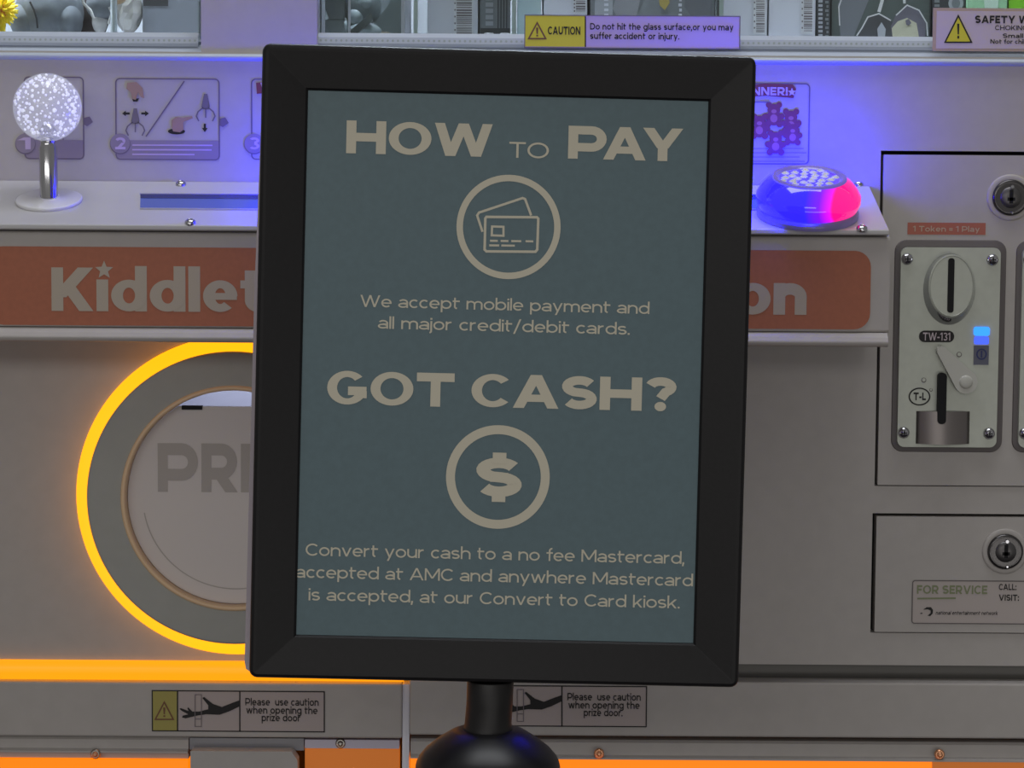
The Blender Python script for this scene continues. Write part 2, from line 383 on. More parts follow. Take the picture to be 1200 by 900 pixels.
def wpx(mb, fr, s, x0, x1, yb, cap_px, t, m, h=0.0003, gap=0.085, y1=None, slant=0.0):
    """the same with photograph positions: x from x0 to x1, baseline yb (at the right end y1)"""
    a = fr.px(x0, yb, h); b = fr.px(x1, y1 if y1 is not None else yb, h); c = fr.px(x0, yb - cap_px, h)
    write(mb, fr, s, a[0], b[0], (a[1] + b[1]) / 2, c[1] - a[1], t, m, h, gap, slant)
def fpx(mb, fr, pts, h, m):
    mb.flat(fr, [fr.px(x, y, h) for x, y in pts], h, m)
def rpx(mb, fr, x0, y0, x1, y1, h, m):
    """upright printed rectangle between two photograph corners"""
    a = fr.px(x0, (y0 + y1) / 2, h)[0]; b = fr.px(x1, (y0 + y1) / 2, h)[0]; c = fr.px((x0 + x1) / 2, y1, h)[1]; d = fr.px((x0 + x1) / 2, y0, h)[1]
    mb.flat(fr, rect(a, c, b, d), h, m)
def spx(mb, fr, pts, t_px, h, m, closed=False):
    """printed line through photograph positions"""
    q = [fr.px(x, y, h) for x, y in pts]; t = t_px * 0.000566
    for s in stroke(q, t, closed): mb.flat(fr, s, h, m)
def box_px(fr, x0, y0, x1, y1, h=0.0):
    """u0, v0, u1, v1 of an upright rectangle seen between two photograph corners"""
    ym, xm = (y0 + y1) / 2, (x0 + x1) / 2
    return fr.px(x0, ym, h)[0], fr.px(xm, y1, h)[1], fr.px(x1, ym, h)[0], fr.px(xm, y0, h)[1]

PX = 0.000566                                 # one photograph pixel on the machine's front, in metres
F0 = YF(0.0)

# ================================================================== the setting
XL, XR, DEP, TOP = -0.60, 0.46, 0.55, 1.95
m = MB(); m.box((-2.5, -3.0, -0.05), (2.5, 1.2, 0), mat('dark_carpet', (58, 52, 60), 0.95, noise=0.3, scale=300, bump=0.4)); tag(m.build('floor'), kind='structure')
m = MB(); m.box((-2.5, 0.9, 0), (2.5, 1.0, 3.0), mat('wall_paint', (70, 66, 70), 0.8, noise=0.05, scale=20)); tag(m.build('wall_back'), kind='structure')

# ================================================================== the claw machine
machine = empty('claw_machine', (-0.07, 0.2, 0), 'white twin claw machine with orange lettered banners, glowing yellow prize ring and coin slots', 'claw machine')

z_led = onY(600, 73.5, 0).z                    # bottom of the window ledge
z_low = onY(600, 799, 0).z                     # where the lower deck begins
b_coin = box_px(F0, 1028.6, 177.5, 1345, 570.5)
b_cash = box_px(F0, 1021.2, 602.5, 1345, 742.5)
RING = (F0.px(278, 580.5), F0.px(668, 580.5))
R_OUT, R_IN, R_RIM, R_WIN = 189 * PX, 171.5 * PX, 132.5 * PX, 126.5 * PX

# --- cabinet shell
m = MB()
m.box((XL, 0.012, 0.0), (XL + 0.012, DEP, TOP), PAINT); m.box((XR - 0.012, 0.012, 0.0), (XR, DEP, TOP), PAINT)
m.box((XL, DEP - 0.012, 0.0), (XR, DEP, TOP), PAINT); m.box((XL, 0.0, TOP - 0.012), (XR, DEP, TOP), PAINT)
m.build('cabinet_shell', machine)
# --- front panel with the door openings cut out
strip_t = onY(600, 776.5, 0).z; strip_b = onY(600, 800, 0).z
x_seam = F0.px(473, 800)[0]
m = MB()
m.plate(F0, rect(XL, strip_t, XR, z_led + 0.004),
        [rect(*b_coin), rect(*b_cash)] + [ell(c[0], c[1], R_WIN, R_WIN, 72) for c in RING], -0.012, 0.0, PAINT)
m.build('front_panel', machine)
m = MB()
for b in (b_coin, b_cash):
    m.box((b[0] - 0.004, 0.013, b[1] - 0.004), (b[2] + 0.004, 0.016, b[3] + 0.004), GAP)
m.build('door_recess', machine)
# --- header over the windows and the pillar between them
u235 = F0.px(235.5, 30)[0]; u370 = F0.px(371.5, 30)[0]; z_open = onY(600, 65, 0).z
WIN = ((XL + 0.02, u235), (u370, XR - 0.02)); Z_HEAD = 1.74
m = MB()
m.plate(F0, rect(XL, z_led + 0.0045, XR, TOP), [rect(a, z_open + 0.001, b, Z_HEAD) for a, b in WIN], -0.012, 0.0, PAINT)
m.build('window_surround', machine)
# --- bead that closes the ledge
zb = onY(600, 69.5, 0).z
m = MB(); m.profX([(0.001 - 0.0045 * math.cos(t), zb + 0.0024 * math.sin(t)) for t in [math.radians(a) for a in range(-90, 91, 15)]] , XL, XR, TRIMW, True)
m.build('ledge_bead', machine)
# --- sill and dotted rim in each window, glass behind
RIMDOT = mat('rim_dots', (168, 182, 186), 0.4)
for (a, b), (y_rim0, y_rim1) in zip(WIN, ((37.5, 52), (41, 55))):
    xm = 120 if a < -0.3 else 780
    z1 = onY(xm, y_rim1, 0.006).z; z0 = onY(xm, y_rim0, 0.010).z
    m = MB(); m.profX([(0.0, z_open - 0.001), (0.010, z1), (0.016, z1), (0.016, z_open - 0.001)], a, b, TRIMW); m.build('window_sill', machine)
    m = MB()
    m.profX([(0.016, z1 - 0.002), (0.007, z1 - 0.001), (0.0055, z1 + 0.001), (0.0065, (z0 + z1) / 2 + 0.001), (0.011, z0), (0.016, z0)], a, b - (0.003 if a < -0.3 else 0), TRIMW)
    n = int((b - a) / 0.0034)
    for k in range(n):
        cx = a + 0.002 + k * 0.0034
        m.lathe((cx, 0.0064, z1 + 0.0028), (0, -1, 0.15), [(0.0009, 0), (0.0008, 0.0006)], RIMDOT, 8)
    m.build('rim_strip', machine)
    m = MB(); m.box((a + 0.0005, 0.0165, z_open), (b - 0.0005, 0.0205, Z_HEAD + 0.01), GLASS); m.build('window_glass', machine)
# --- inside of the prize room
INWALL = mat('prize_room_wall', (170, 172, 178), 0.6)
SHELF_Z = z_open + 0.002
m = MB(); m.box((XL + 0.013, 0.0225, SHELF_Z - 0.01), (XR - 0.013, 0.33, SHELF_Z), INWALL); m.build('prize_shelf', machine)
m = MB(); m.box((XL + 0.013, 0.33, SHELF_Z - 0.01), (XR - 0.013, 0.338, 1.83), INWALL); m.build('prize_room_back', machine)
m = MB(); m.box((XL + 0.013, 0.014, 1.822), (XR - 0.013, 0.33, 1.83), INWALL); m.build('prize_room_ceiling', machine)
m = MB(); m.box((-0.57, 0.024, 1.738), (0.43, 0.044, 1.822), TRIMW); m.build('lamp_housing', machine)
m = MB(); m.box((u235 + 0.004, 0.0135, SHELF_Z), (u370 - 0.004, 0.20, 1.82), INWALL); m.build('pillar_box', machine)

# --- control deck: sloping plate over a box front
YB, YT = -0.080, -0.0835
z_db = onY(500, 214.5, 0).z; z_df = onY(500, 266, YT).z; z_dl = onY(500, 273.2, YT).z
x_d = onY(1041.5, 277, YT).x; x_box = onY(1043, 300, YB).x
z_bt = onY(500, 386, YB).z; z_bb = onY(500, 403.5, YB - 0.005).z
m = MB()
xb_back = onY(1025, 213, 0).x
m.profX([(-0.0005, z_db), (YT, z_df), (YT, z_dl + 0.0008), (YT + 0.004, z_dl + 0.0002), (-0.0005, z_db - 0.0045)], XL, x_d, DECKP)
m.build('deck_plate', machine, 0.0007)
m = MB()
m.profX([(-0.0005, z_db - 0.0055), (YB, z_dl - 0.0012), (YB, z_bt), (-0.0005, z_bt)], XL, x_box, PAINT)
m.build('deck_box', machine, 0.0015)
m = MB()
m.profX([(-0.0005, z_bt - 0.0002), (YB + 0.0005, z_bt - 0.0002), (YB - 0.003, z_bt - 0.003), (YB - 0.005, z_bb + 0.003), (YB - 0.004, z_bb + 0.0006), (YB - 0.001, z_bb), (-0.0005, z_bb)], XL, x_box - 0.0008, PAINT, False)
m.build('deck_lip', machine, 0.0008)
FD = Frame((0, YT, z_df), (1, 0, 0), (0, -YT, z_db - z_df))       # printing plane of the deck top
# --- bolts of the deck
def bolt(px, py, r=6.3, parent=machine, fr=FD):
    u, v = fr.px(px, py); q = MB(); s = r * PX
    q.lathe(fr.at(u, v, -0.0005), fr.en, [(s, 0), (s, 0.0008), (s * 0.92, 0.0022), (s * 0.6, 0.0032), (s * 0.42, 0.0033), (s * 0.4, 0.002)], CHROME, 20)
    return q.build('bolt', parent)
for p in ((223, 262), (1010, 269), (1006, 217), (212, 217), (560, 264)): bolt(*p)
# --- blue display window let into the deck
SCREEN = mat('blue_display', (70, 80, 130), 0.15, emit=(0.07, 0.12, 0.42), strength=0.42)
SCRDK = mat('display_shade', (50, 58, 110), 0.2)
for dx in (0, 557):
    a = FD.px(164.5 + dx, 229)[0]; b = FD.px(338 + dx, 246)[0]; v0 = FD.px(230 + dx, 246)[1]; v1 = FD.px(230 + dx, 229)[1]
    k = 0.0042; m = MB(); m.flat(FD, [(a + k, v0), (b, v0), (b, v1), (a, v1)], 0.0004, SCREEN); m.flat(FD, [(a + k * .28, v1 - (v1 - v0) * .28), (b, v1 - (v1 - v0) * .28), (b, v1), (a, v1)], 0.0006, SCRDK)
    for e in ((a + k, v0 - .0006, b + .0006, v0), (a - .0006, v1, b + .0006, v1 + .0006), (b, v0, b + .0006, v1)):
        m.prism(FD, rect(*e), 0, 0.0012, DECKP)
    m.build('display', machine)
# --- joystick: bubble ball on a chrome shaft with a clear foot
CRYSTAL = bpy.data.materials.new('crystal_ball'); CRYSTAL.use_nodes = True
_b = CRYSTAL.node_tree.nodes['Principled BSDF']; _b.inputs['Transmission Weight'].default_value = 1; _b.inputs['Roughness'].default_value = 0.02; _b.inputs['IOR'].default_value = 1.30
_b.inputs['Base Color'].default_value = (0.94, 0.95, 1.0, 1); _b.inputs['Transmission Weight'].default_value = 0.78; _b.inputs['Emission Color'].default_value = (0.8, 0.82, 1.0, 1); _b.inputs['Emission Strength'].default_value = 0.10
BUBBLE = mat('lit_bubbles', (240, 240, 250), 0.2, emit=(0.82, 0.84, 1.0), strength=0.48)
FOOT = mat('milky_foot', (225, 225, 228), 0.2, coat=0.5)
def joystick(px, py):
    j = sub('joystick', machine)
    u, v = FD.px(px, py); base = FD.at(u, v); up = Vector((0, -0.04, 1)).normalized()
    q = MB(); q.lathe(base, FD.en, [(0.0209, 0), (0.0214, 0.0010), (0.0212, 0.0020), (0.0203, 0.0024), (0.0075, 0.0026), (0.0068, 0.0034)], FOOT, 48); q.build('foot_disc', j)
    q = MB(); q.lathe(base, up, [(0.0058, 0.002), (0.0058, 0.0345), (0.0050, 0.036), (0.0050, 0.0405), (0.0062, 0.0415), (0.0062, 0.0440)], CHROME, 28); q.build('shaft', j)
    c = base + up * 0.0600
    q = MB(); q.sphere(c, 0.0218, CRYSTAL, 48, 28); q.build('ball', j)
    q = MB(); rnd = random.Random(3)
    for k in range(210):
        z = 1 - 2 * (k + 0.5) / 210; a = k * 2.39996; rr = math.sqrt(1 - z * z); rad = 0.0165 * (0.82 + 0.18 * rnd.random())
        q.sphere(c + Vector((rr * math.cos(a), rr * math.sin(a), z)) * rad, rnd.uniform(0.0004, 0.00095), BUBBLE, 8, 6)
    q.lathe(c - up * 0.0175, up, [(0.0045, 0), (0.0045, 0.006), (0.0025, 0.009)], CHROME, 16)
    q.build('bubbles', j)
joystick(57.5, 236); joystick(614.5, 241)
# --- glowing dome button
def dome_mat(power):
    mm = bpy.data.materials.new('lit_dome'); mm.use_nodes = True; nt = mm.node_tree; b = nt.nodes['Principled BSDF']
    tc = nt.nodes.new('ShaderNodeTexCoord'); sp = nt.nodes.new('ShaderNodeSeparateXYZ'); rp = nt.nodes.new('ShaderNodeValToRGB'); mr = nt.nodes.new('ShaderNodeMapRange')
    mr.inputs['From Min'].default_value = -0.05; mr.inputs['From Max'].default_value = 0.05
    mt = nt.nodes.new('ShaderNodeMath'); mt.operation = 'MULTIPLY_ADD'; mt.inputs[1].default_value = -0.5
    nt.links.new(tc.outputs['Object'], sp.inputs[0]); nt.links.new(sp.outputs['Y'], mt.inputs[0]); nt.links.new(sp.outputs['X'], mt.inputs[2]); nt.links.new(mt.outputs[0], mr.inputs['Value']); nt.links.new(mr.outputs[0], rp.inputs[0])
    e = rp.color_ramp.elements
    e[0].position = 0.61; e[0].color = (0.0005, 0.0003, 1.0, 1); e[1].position = 0.78; e[1].color = (0.018, 0.00005, 0.0045, 1)
    x = e.new(0.70); x.color = (0.0035, 0.0001, 0.06, 1)
    nt.links.new(rp.outputs[0], b.inputs['Emission Color']); b.inputs['Emission Strength'].default_value = power
    b.inputs['Base Color'].default_value = (0.02, 0.015, 0.06, 1); b.inputs['Roughness'].default_value = 0.1; b.inputs['Coat Weight'].default_value = 0.6
    return mm
DOME = dome_mat(64.0); DOME_DIM = dome_mat(42.0)
DOMECAP = mat('dome_cap', (110, 104, 160), 0.08, emit=(0.20, 0.14, 0.9), strength=0.35)
DOMEBASE = mat('dome_base_clear', (150, 140, 205), 0.15)
GLINT = mat('cap_glints', (240, 240, 246), 0.12, coat=1.0)  # white colour stands in for glints in the cap's hollow
def dome(px, py, body):
    d = sub('dome_button', machine)
    u, v = FD.px(px, py); base = FD.at(u, v); ax = FD.en
    q = MB(); q.lathe(base, ax, [(0.0322, 0), (0.0325, 0.003), (0.031, 0.0052)], DOMEBASE, 56); q.build('collar', d)
    q = MB(); q.lathe((0, 0, 0), ax, [(0.0312, 0.0052), (0.0332, 0.0095), (0.0331, 0.0140), (0.0308, 0.0178), (0.0270, 0.0222), (0.0236, 0.0245)], body, 56)
    o = q.build('dome', d); o.location = base
    q = MB(); q.lathe(base, ax, [(0.0236, 0.0245), (0.0232, 0.0262), (0.0212, 0.0262), (0.0190, 0.0245)], DOMECAP, 56, cap1=True)
    q.build('cap_ring', d)
    q = MB()
    for k in range(26):
        a = k * 2.39996; r = 0.0185 * math.sqrt((k + .5) / 26); e1 = Vector((1, 0, 0)); e2 = ax.cross(e1)
        q.lathe(base + e1 * r * math.cos(a) + e2 * r * math.sin(a), ax, [(0.0030, 0.0244), (0.0012, 0.0256)], GLINT, 6, smooth=False)
    q.build('cap_glint', d)
    return base, ax
dome(946, 252, DOME); dome(389, 249, DOME_DIM)

# --- banners on the deck front
FB = YF(YB)
STAR = [(math.cos(math.radians(90 + 36 * k)) * (1 if k % 2 == 0 else 0.44), math.sin(math.radians(90 + 36 * k)) * (1 if k % 2 == 0 else 0.44)) for k in range(10)]
for dx, dy in ((0, 0), (557, 2.5)):
    m = MB(); b = box_px(FB, -15 + dx, 290 + dy, 463 + dx, 382 + dy)
    m.prism(FB, rrect(*b, 18 * PX), -0.0002, 0.0007, ORANGE)
    wpx(m, FB, 'K\u0131ddleton', (605.5 if dx else 60.5), (945 if dx else 400), 364.3 + dy, 51, 0.185, CREAM, 0.0009, gap=0.045, y1=366.5 + dy)
    cu, cv = FB.px(122 + dx, 316.5 + dy, 0.0009)
    m.flat(FB, [(cu + x * 10.5 * PX, cv + y * 10.5 * PX) for x, y in STAR], 0.0009, CREAM)
    m.build('banner', machine)

# --- instruction sheets printed behind the deck
def sheet_outline(q, x0, y0, x1, y1, r=5):
    b = box_px(F0, x0, y0, x1, y1)
    for s in stroke(rrect(*b, r * PX), 1.5 * PX, True): q.flat(F0, s, 0.0005, SHEET)
    return b
def number_disc(q, cx, cy, ch):
    u, v = F0.px(cx, cy); r = 12 * PX
    q.flat(F0, ell(u, v - .8 * PX, r, r, 28), 0.0007, SHEET); q.flat(F0, ell(u, v, r * .95, r * .95, 28), 0.0008, SHEETG)
    wpx(q, F0, ch, cx - 6, cx + 6, cy + 7, 14, .15, STKL, 0.0010)
def arrow(q, x, y, dx, dy, L=9):
    px, py = -dy, dx
    fpx(q, F0, [(x - dx * L / 2 + px * 1.3, y - dy * L / 2 + py * 1.3), (x + px * 1.3, y + py * 1.3), (x + px * 3.3, y + py * 3.3), (x + dx * L / 2, y + dy * L / 2), (x - px * 3.3, y - py * 3.3), (x - px * 1.3, y - py * 1.3), (x - dx * L / 2 - px * 1.3, y - dy * L / 2 - py * 1.3)], 0.0009, INK)
def claw(q, x, y):
    fpx(q, F0, [(x - 2, y - 17), (x + 2, y - 17), (x + 5, y - 2), (x + 3, y + 1), (x - 3, y + 1), (x - 5, y - 2)], 0.0008, GREYINK)
    for s in (-1, 1):
        spx(q, F0, [(x + s * 3, y - 1), (x + s * 9, y + 4), (x + s * 11, y + 9), (x + s * 8, y + 15)], 1.6, 0.0008, GREYINK)
    spx(q, F0, [(x, y), (x, y + 11)], 1.4, 0.0008, GREYINK)
def hand(q, x, y, s=1, d=1):
    fpx(q, F0, [(x - 9 * s * d, y - 10 * s), (x + 2 * s * d, y - 11 * s), (x + 9 * s * d, y - 4 * s), (x + 11 * s * d, y + 8 * s), (x + 7 * s * d, y + 7 * s), (x + 4 * s * d, y + 1 * s), (x + 1 * s * d, y + 10 * s), (x - 3 * s * d, y + 9 * s), (x - 5 * s * d, y + 1 * s), (x - 10 * s * d, y - 3 * s)], 0.0009, SKIN)
# first sheet, half behind the joystick ball
m = MB(); b = sheet_outline(m, 29, 90.5, 98, 186)
rpx(m, F0, 30, 164, 97.5, 185.5, 0.0004, SHEETG); spx(m, F0, [(74, 91), (74, 164)], 1.2, 0.0006, SHEET)
rpx(m, F0, 39, 99, 50, 104, 0.0008, INK); fpx(m, F0, [(98.5, 138), (105, 136.5), (109, 143), (102, 148), (98.5, 146)], 0.0008, SHEET); number_disc(m, 30, 168, '1')
m.build('instruction_sheet', machine)
m = MB(); b = sheet_outline(m, 136, 92.5, 257, 187)
rpx(m, F0, 137, 164.5, 256.5, 186.5, 0.0004, SHEETG)
for k, xe in enumerate((249, 248, 228)): spx(m, F0, [(155, 170 + 5.4 * k), (xe, 170.3 + 5.4 * k)], 1.6, 0.0006, STKL)
spx(m, F0, [(216, 95), (171, 160)], 1.5, 0.0006, SHEET)
hand(m, 158, 107, 1.0); fpx(m, F0, [(155, 116), (163, 115), (161, 119), (156, 119)], 0.0008, INK)
claw(m, 158.5, 144); arrow(m, 147.5, 133, -1, 0); arrow(m, 170, 133, 1, 0)
m.flat(F0, ell(*F0.px(207, 154), 10 * PX, 3.5 * PX, 24), 0.0007, INK)
fpx(m, F0, [(201, 141), (206, 137), (214, 138), (225, 136), (226, 138.5), (215, 143), (215, 152), (211, 155), (203, 154), (201, 149)], 0.0009, SKIN)
claw(m, 241, 127); arrow(m, 240, 150, 0, 1, 10)
fpx(m, F0, [(257.5, 139), (264, 137.5), (268, 144), (261, 149), (257.5, 147)], 0.0008, SHEET); number_disc(m, 141, 168, '2')
m.build('instruction_sheet', machine)
for dx, dy in ((0, 0), (557, 5)):
    m = MB(); b = sheet_outline(m, 295 + dx, 93 + dy, 391 + dx, 187 + dy)
    def p(x, y): return (x + dx, y + dy)
    fpx(m, F0, [p(300, 97), p(340, 93), p(372, 94), p(376, 99), p(373, 110), p(340, 107), p(301, 110)], 0.0007, BEAR)
    wpx(m, F0, 'WINNER!', 305 + dx, 366 + dx, 106.5 + dy, 9.5, .16, STKL, 0.0010)
    sx, sy = F0.px(*p(371, 103), 0.0011); m.flat(F0, [(sx + x * 5 * PX, sy + y * 5 * PX) for x, y in STAR], 0.0011, STKW)
    spx(m, F0, [p(308, 114.5), p(345, 114.5)], 1.4, 0.0008, SHEET)
    for nb, (bx, by, r) in enumerate(((350, 124, 12), (370, 132, 12), (333, 138, 12), (372, 147, 11), (352, 157, 12), (318, 128, 10))):
        cu, cv = F0.px(*p(bx, by), 0.0008); hb = 0.0007 + nb * 0.00008
        for kk, (ox, oy, k) in enumerate(((0, 0, .62), (-.5, .5, .3), (.5, .5, .3), (0, -.75, .75), (-.75, -.6, .3), (.75, -.6, .3), (-.55, -1.35, .32), (.55, -1.35, .32))):
            m.flat(F0, ell(cu + ox * r * PX, cv + oy * r * PX, k * r * PX, k * r * PX, 14), hb + kk * 5e-6, BEAR)
        m.flat(F0, ell(cu, cv - .12 * r * PX, .26 * r * PX, .2 * r * PX, 12), hb + 5e-5, BEARL); m.flat(F0, ell(cu, cv - .8 * r * PX, .36 * r * PX, .4 * r * PX, 12), hb + 5e-5, BEARL)
    for k in range(4): spx(m, F0, [p(304, 169 + 5 * k), p((385, 388, 380, 386)[k], 169 + 5 * k)], 1.2, 0.0006, SHEETG)
    number_disc(m, 298 + dx, 168 + dy, '3')
    m.build('instruction_sheet', machine)

# --- prize doors
def prize_door(c, lit):
    d = sub('prize_door', machine); led = YLED if lit else UNLIT
    cx, cz = c; Yf = -0.017
    def ring(prof, mm, name, n=128, smooth=True):
        q = MB(); loops = [[(cx + r * math.cos(2 * math.pi * i / n), y, cz + r * math.sin(2 * math.pi * i / n)) for i in range(n)] for r, y in prof]
        q.loops(loops, mm, False, False, smooth); return q.build(name, d)
    ring([(R_OUT, -0.0002), (R_OUT, -0.0028), (R_OUT - 0.0012, -0.0042), (R_IN + 0.0008, -0.0150), (R_IN + 0.0004, -0.0162)], led, 'light_ring')
    ring([(R_IN + 0.0004, -0.0155), (R_IN, Yf), (R_IN - 0.001, Yf - 0.0006), (R_RIM, Yf - 0.0006), (R_RIM - 0.0005, -0.012), (R_RIM - .0005, 0.0)], RINGP, 'ring_plate', smooth=False)
    ring([(R_RIM, Yf - 0.0004), (R_RIM - 0.0008, Yf - 0.0022), (R_WIN + 0.0004, Yf - 0.0022), (R_WIN, Yf), (R_WIN, 0.004)], TAN, 'rim')
    # flap: a flat sheet set in the hole, straight across the top
    zt = onY(278, 476.5, -0.011).z
    r = R_WIN - 0.0004; a = math.degrees(math.asin(min(0.98, (zt - cz) / r)))
    q = MB(); fr = YF(-0.0110)
    outl = ell(cx, cz, r, r, 70, 180 - a, 360 + a)
    q.prism(fr, outl, -0.003, 0.0, FROST)
    inner = 0.86 * r
    for s in stroke(ell(cx, cz, inner, inner, 50, 190, 350), 0.0007): q.flat(fr, s, 0.0002, FLAPTXT)
    dx = 0 if lit else 390
    wpx(q, fr, 'PRIZE', 185 + dx, 377 + dx, 577, 57, .17, FLAPTXT, 0.0003, gap=0.06)
    q.build('flap', d)
    q = MB(); h0 = onY(213 + dx, 475.5, -0.0115); h1 = onY(237 + dx, 480, -0.0115); q.box((h0.x, -0.0125, h1.z), (h1.x, -0.008, h0.z), GAP); q.build('hinge', d)
    # chute behind the flap
    q = MB(); q.box((cx - 0.1, 0.11, cz - 0.1), (cx + 0.1, 0.114, cz + 0.09), INWALL); q.box((cx - 0.1, 0.014, cz - 0.104), (cx + 0.1, 0.114, cz - 0.1), INWALL)
    q.box((cx - 0.104, 0.014, cz - 0.1), (cx - 0.1, 0.114, cz + 0.1), INWALL); q.box((cx + 0.1, 0.014, cz - 0.1), (cx + 0.104, 0.114, cz + 0.1), INWALL)
    q.build('chute', d)
    if lit:
        area('chute_lamp', (cx, 0.06, cz + 0.098), (cx, 0.075, cz), 0.12, 0.06, 0.12, (0.70, 0.74, 1.0))
prize_door(RING[0], True); prize_door(RING[1], False)

# --- amber light strip under the left half, unlit channel under the right half
m = MB(); zt = onY(200, 775.5, -0.004).z; zbm = onY(200, 798, -0.004).z
zm = (zt + zbm) / 2; hh = (zt - zbm) / 2
m.profX([(0.012, zt - .0003), (-0.001, zt - .0003), (-0.004, zt - 0.0015), (-0.0048, zm), (-0.004, zbm + 0.0015), (-0.001, zbm), (0.012, zbm)], XL, x_seam, YLED2, True)
m.build('light_strip', machine)
m = MB(); m.box((x_seam + 0.002, 0.010, strip_b - 0.002), (XR, 0.016, strip_t + 0.001), UNLIT); m.build('unlit_channel', machine)

# --- lower deck boards, left and right of the seam
YLP = -0.008
FLP = YF(YLP)
zl_t = onY(300, 800.5, YLP).z; zl_b = onY(300, 864.5, YLP).z
x_ls = onY(471, 830, YLP).x; x_rs = onY(480, 830, YLP).x
m = MB(); m.box((XL, YLP, zl_b), (x_ls, 0.012, min(zl_t, zbm - 0.0003)), PAINT); m.build('lower_board', machine, 0.0012)
m = MB(); m.box((x_rs, YLP, onY(800, 863.5, YLP).z), (XR, 0.009, onY(800, 799, YLP).z), PAINT); m.build('lower_board', machine, 0.0012)
# bright chamfered strip in the seam
m = MB(); zt2 = onY(475, 802, -0.004).z
m.raw([(x_ls + 0.0002, -0.004, zt2), (x_rs - 0.0003, -0.0035, zt2), (x_rs - 0.0003, -0.0076, 0.90), (x_ls + 0.0002, -0.0076, 0.90),
       (x_ls + 0.0002, 0.01, zt2), (x_rs - 0.0003, 0.01, zt2), (x_rs - 0.0003, 0.01, 0.90), (x_ls + 0.0002, 0.01, 0.90)],
      [(0, 3, 2, 1), (4, 5, 6, 7), (0, 1, 5, 4), (1, 2, 6, 5), (2, 3, 7, 6), (3, 0, 4, 7)], mat('seam_strip', (236, 236, 246), 0.25))
m.build('seam_strip', machine)
# stepped rail below the boards
def rail(x0, x1, y_a, y_b, y_c, Y=-0.004):
    q = MB(); za, zb_, zc = onY(300, y_a, Y).z, onY(300, y_b, Y - .003).z, onY(300, y_c, Y).z
    q.profX([(0.012, za - .0002), (Y + 0.002, za - .0002), (Y, za - 0.0018), (Y, zb_ + 0.001), (Y - 0.004, zb_), (Y - 0.004, zb_ - 0.0012), (Y, zb_ - 0.0022), (Y, zc), (0.012, zc)], x0, x1, PAINT)
    return q.build('lower_rail', machine)
x_n1 = onY(221, 885, -.004).x; x_n2 = onY(356, 885, -.004).x
rail(XL, x_n1, 864.5, 881, 889.5); rail(x_rs + 0.0005, XR, 864.5, 885, 890)
# grey latch block and the gap beside it
m = MB(); a = onY(223, 880, -0.016); b = onY(338, 880, -0.016)
zq = 0.90
m.prism(YF(-0.004), [(a.x, a.z), (a.x, zq), (b.x + 0.007, zq), (b.x + 0.006, a.z - 0.006), (b.x + 0.002, a.z)], 0.0, 0.012, PAINT)
m.build('latch_block', machine, 0.0012)
m = MB(); m.box((x_n1 + .0006, -0.003, onY(280, 879, -.003).z), (x_n2, 0.012, onY(280, 865, -.003).z), mat('rail_grey', (150, 150, 156), 0.4)); m.build('rail_cover', machine)
m = MB(); m.box((x_n2 + .0005, -0.002, onY(400, 877, -.002).z), (x_ls - 0.002, 0.012, onY(400, 867, -.002).z), mat('pale_lilac_board', (215, 210, 228), 0.35)); m.build('pale_board', machine)
AMBERD = mat('amber_panel_dim', (190, 110, 50), 0.4, emit=(1.0, 0.26, 0.02), strength=0.28)
m = MB(); m.box((x_n2 + .0005, -0.001, zq), (x_ls - 0.002, 0.011, onY(400, 877.5, -.001).z), AMBERD); m.build('dim_light_panel', machine)
m = MB(); m.box((XL, -0.006, zq), (x_n1, 0.012, onY(100, 890, -.006).z), OLED); m.build('lower_light_panel', machine)
m = MB(); m.box((x_rs + .0005, -0.006, zq), (onY(1092, 893, -.006).x, 0.012, onY(800, 890.5, -.006).z), OLED); m.build('lower_light_panel', machine)
m = MB(); m.box((onY(1092, 893, -.006).x + .0003, -0.006, zq), (XR, 0.012, onY(1150, 892, -.006).z), AMBERD); m.build('lower_light_panel', machine)
SCREWREFL = mat('orange_reflection_screw', (220, 160, 120), 0.25, metal=0.6)  # orange reflection of the light strip put into the screw colour
for px, py, Y, mm in ((112, 883.5, -0.0085, SCREWREFL), (702, 883, -0.0085, SCREWREFL), (1101, 884, -0.0085, SCREWREFL), (399, 871, -0.002, STEEL)):
    c = onY(px, py, Y); q = MB()
    q.lathe(c + Vector((0, 0.001, 0)), (0, -1, 0), [(0.0034, 0), (0.0034, 0.0016), (0.0026, 0.0022)], STEEL if px == 112 else mm, 20); q.lathe(c + Vector((0, 0.001, 0)), (0, -1, 0), [(0.002, 0.0022), (0.0018, 0.0034), (0.0008, 0.0038)], mm, 18)
    q.build('rail_screw', machine)
# plinth down to the floor
m = MB(); m.box((XL + 0.0, -0.002, 0.10), (XR, 0.012, zq - 0.0005), PAINT); m.box((XL + 0.03, 0.03, 0), (XR - 0.03, 0.05, 0.10), GAP); m.build('lower_front', machine)

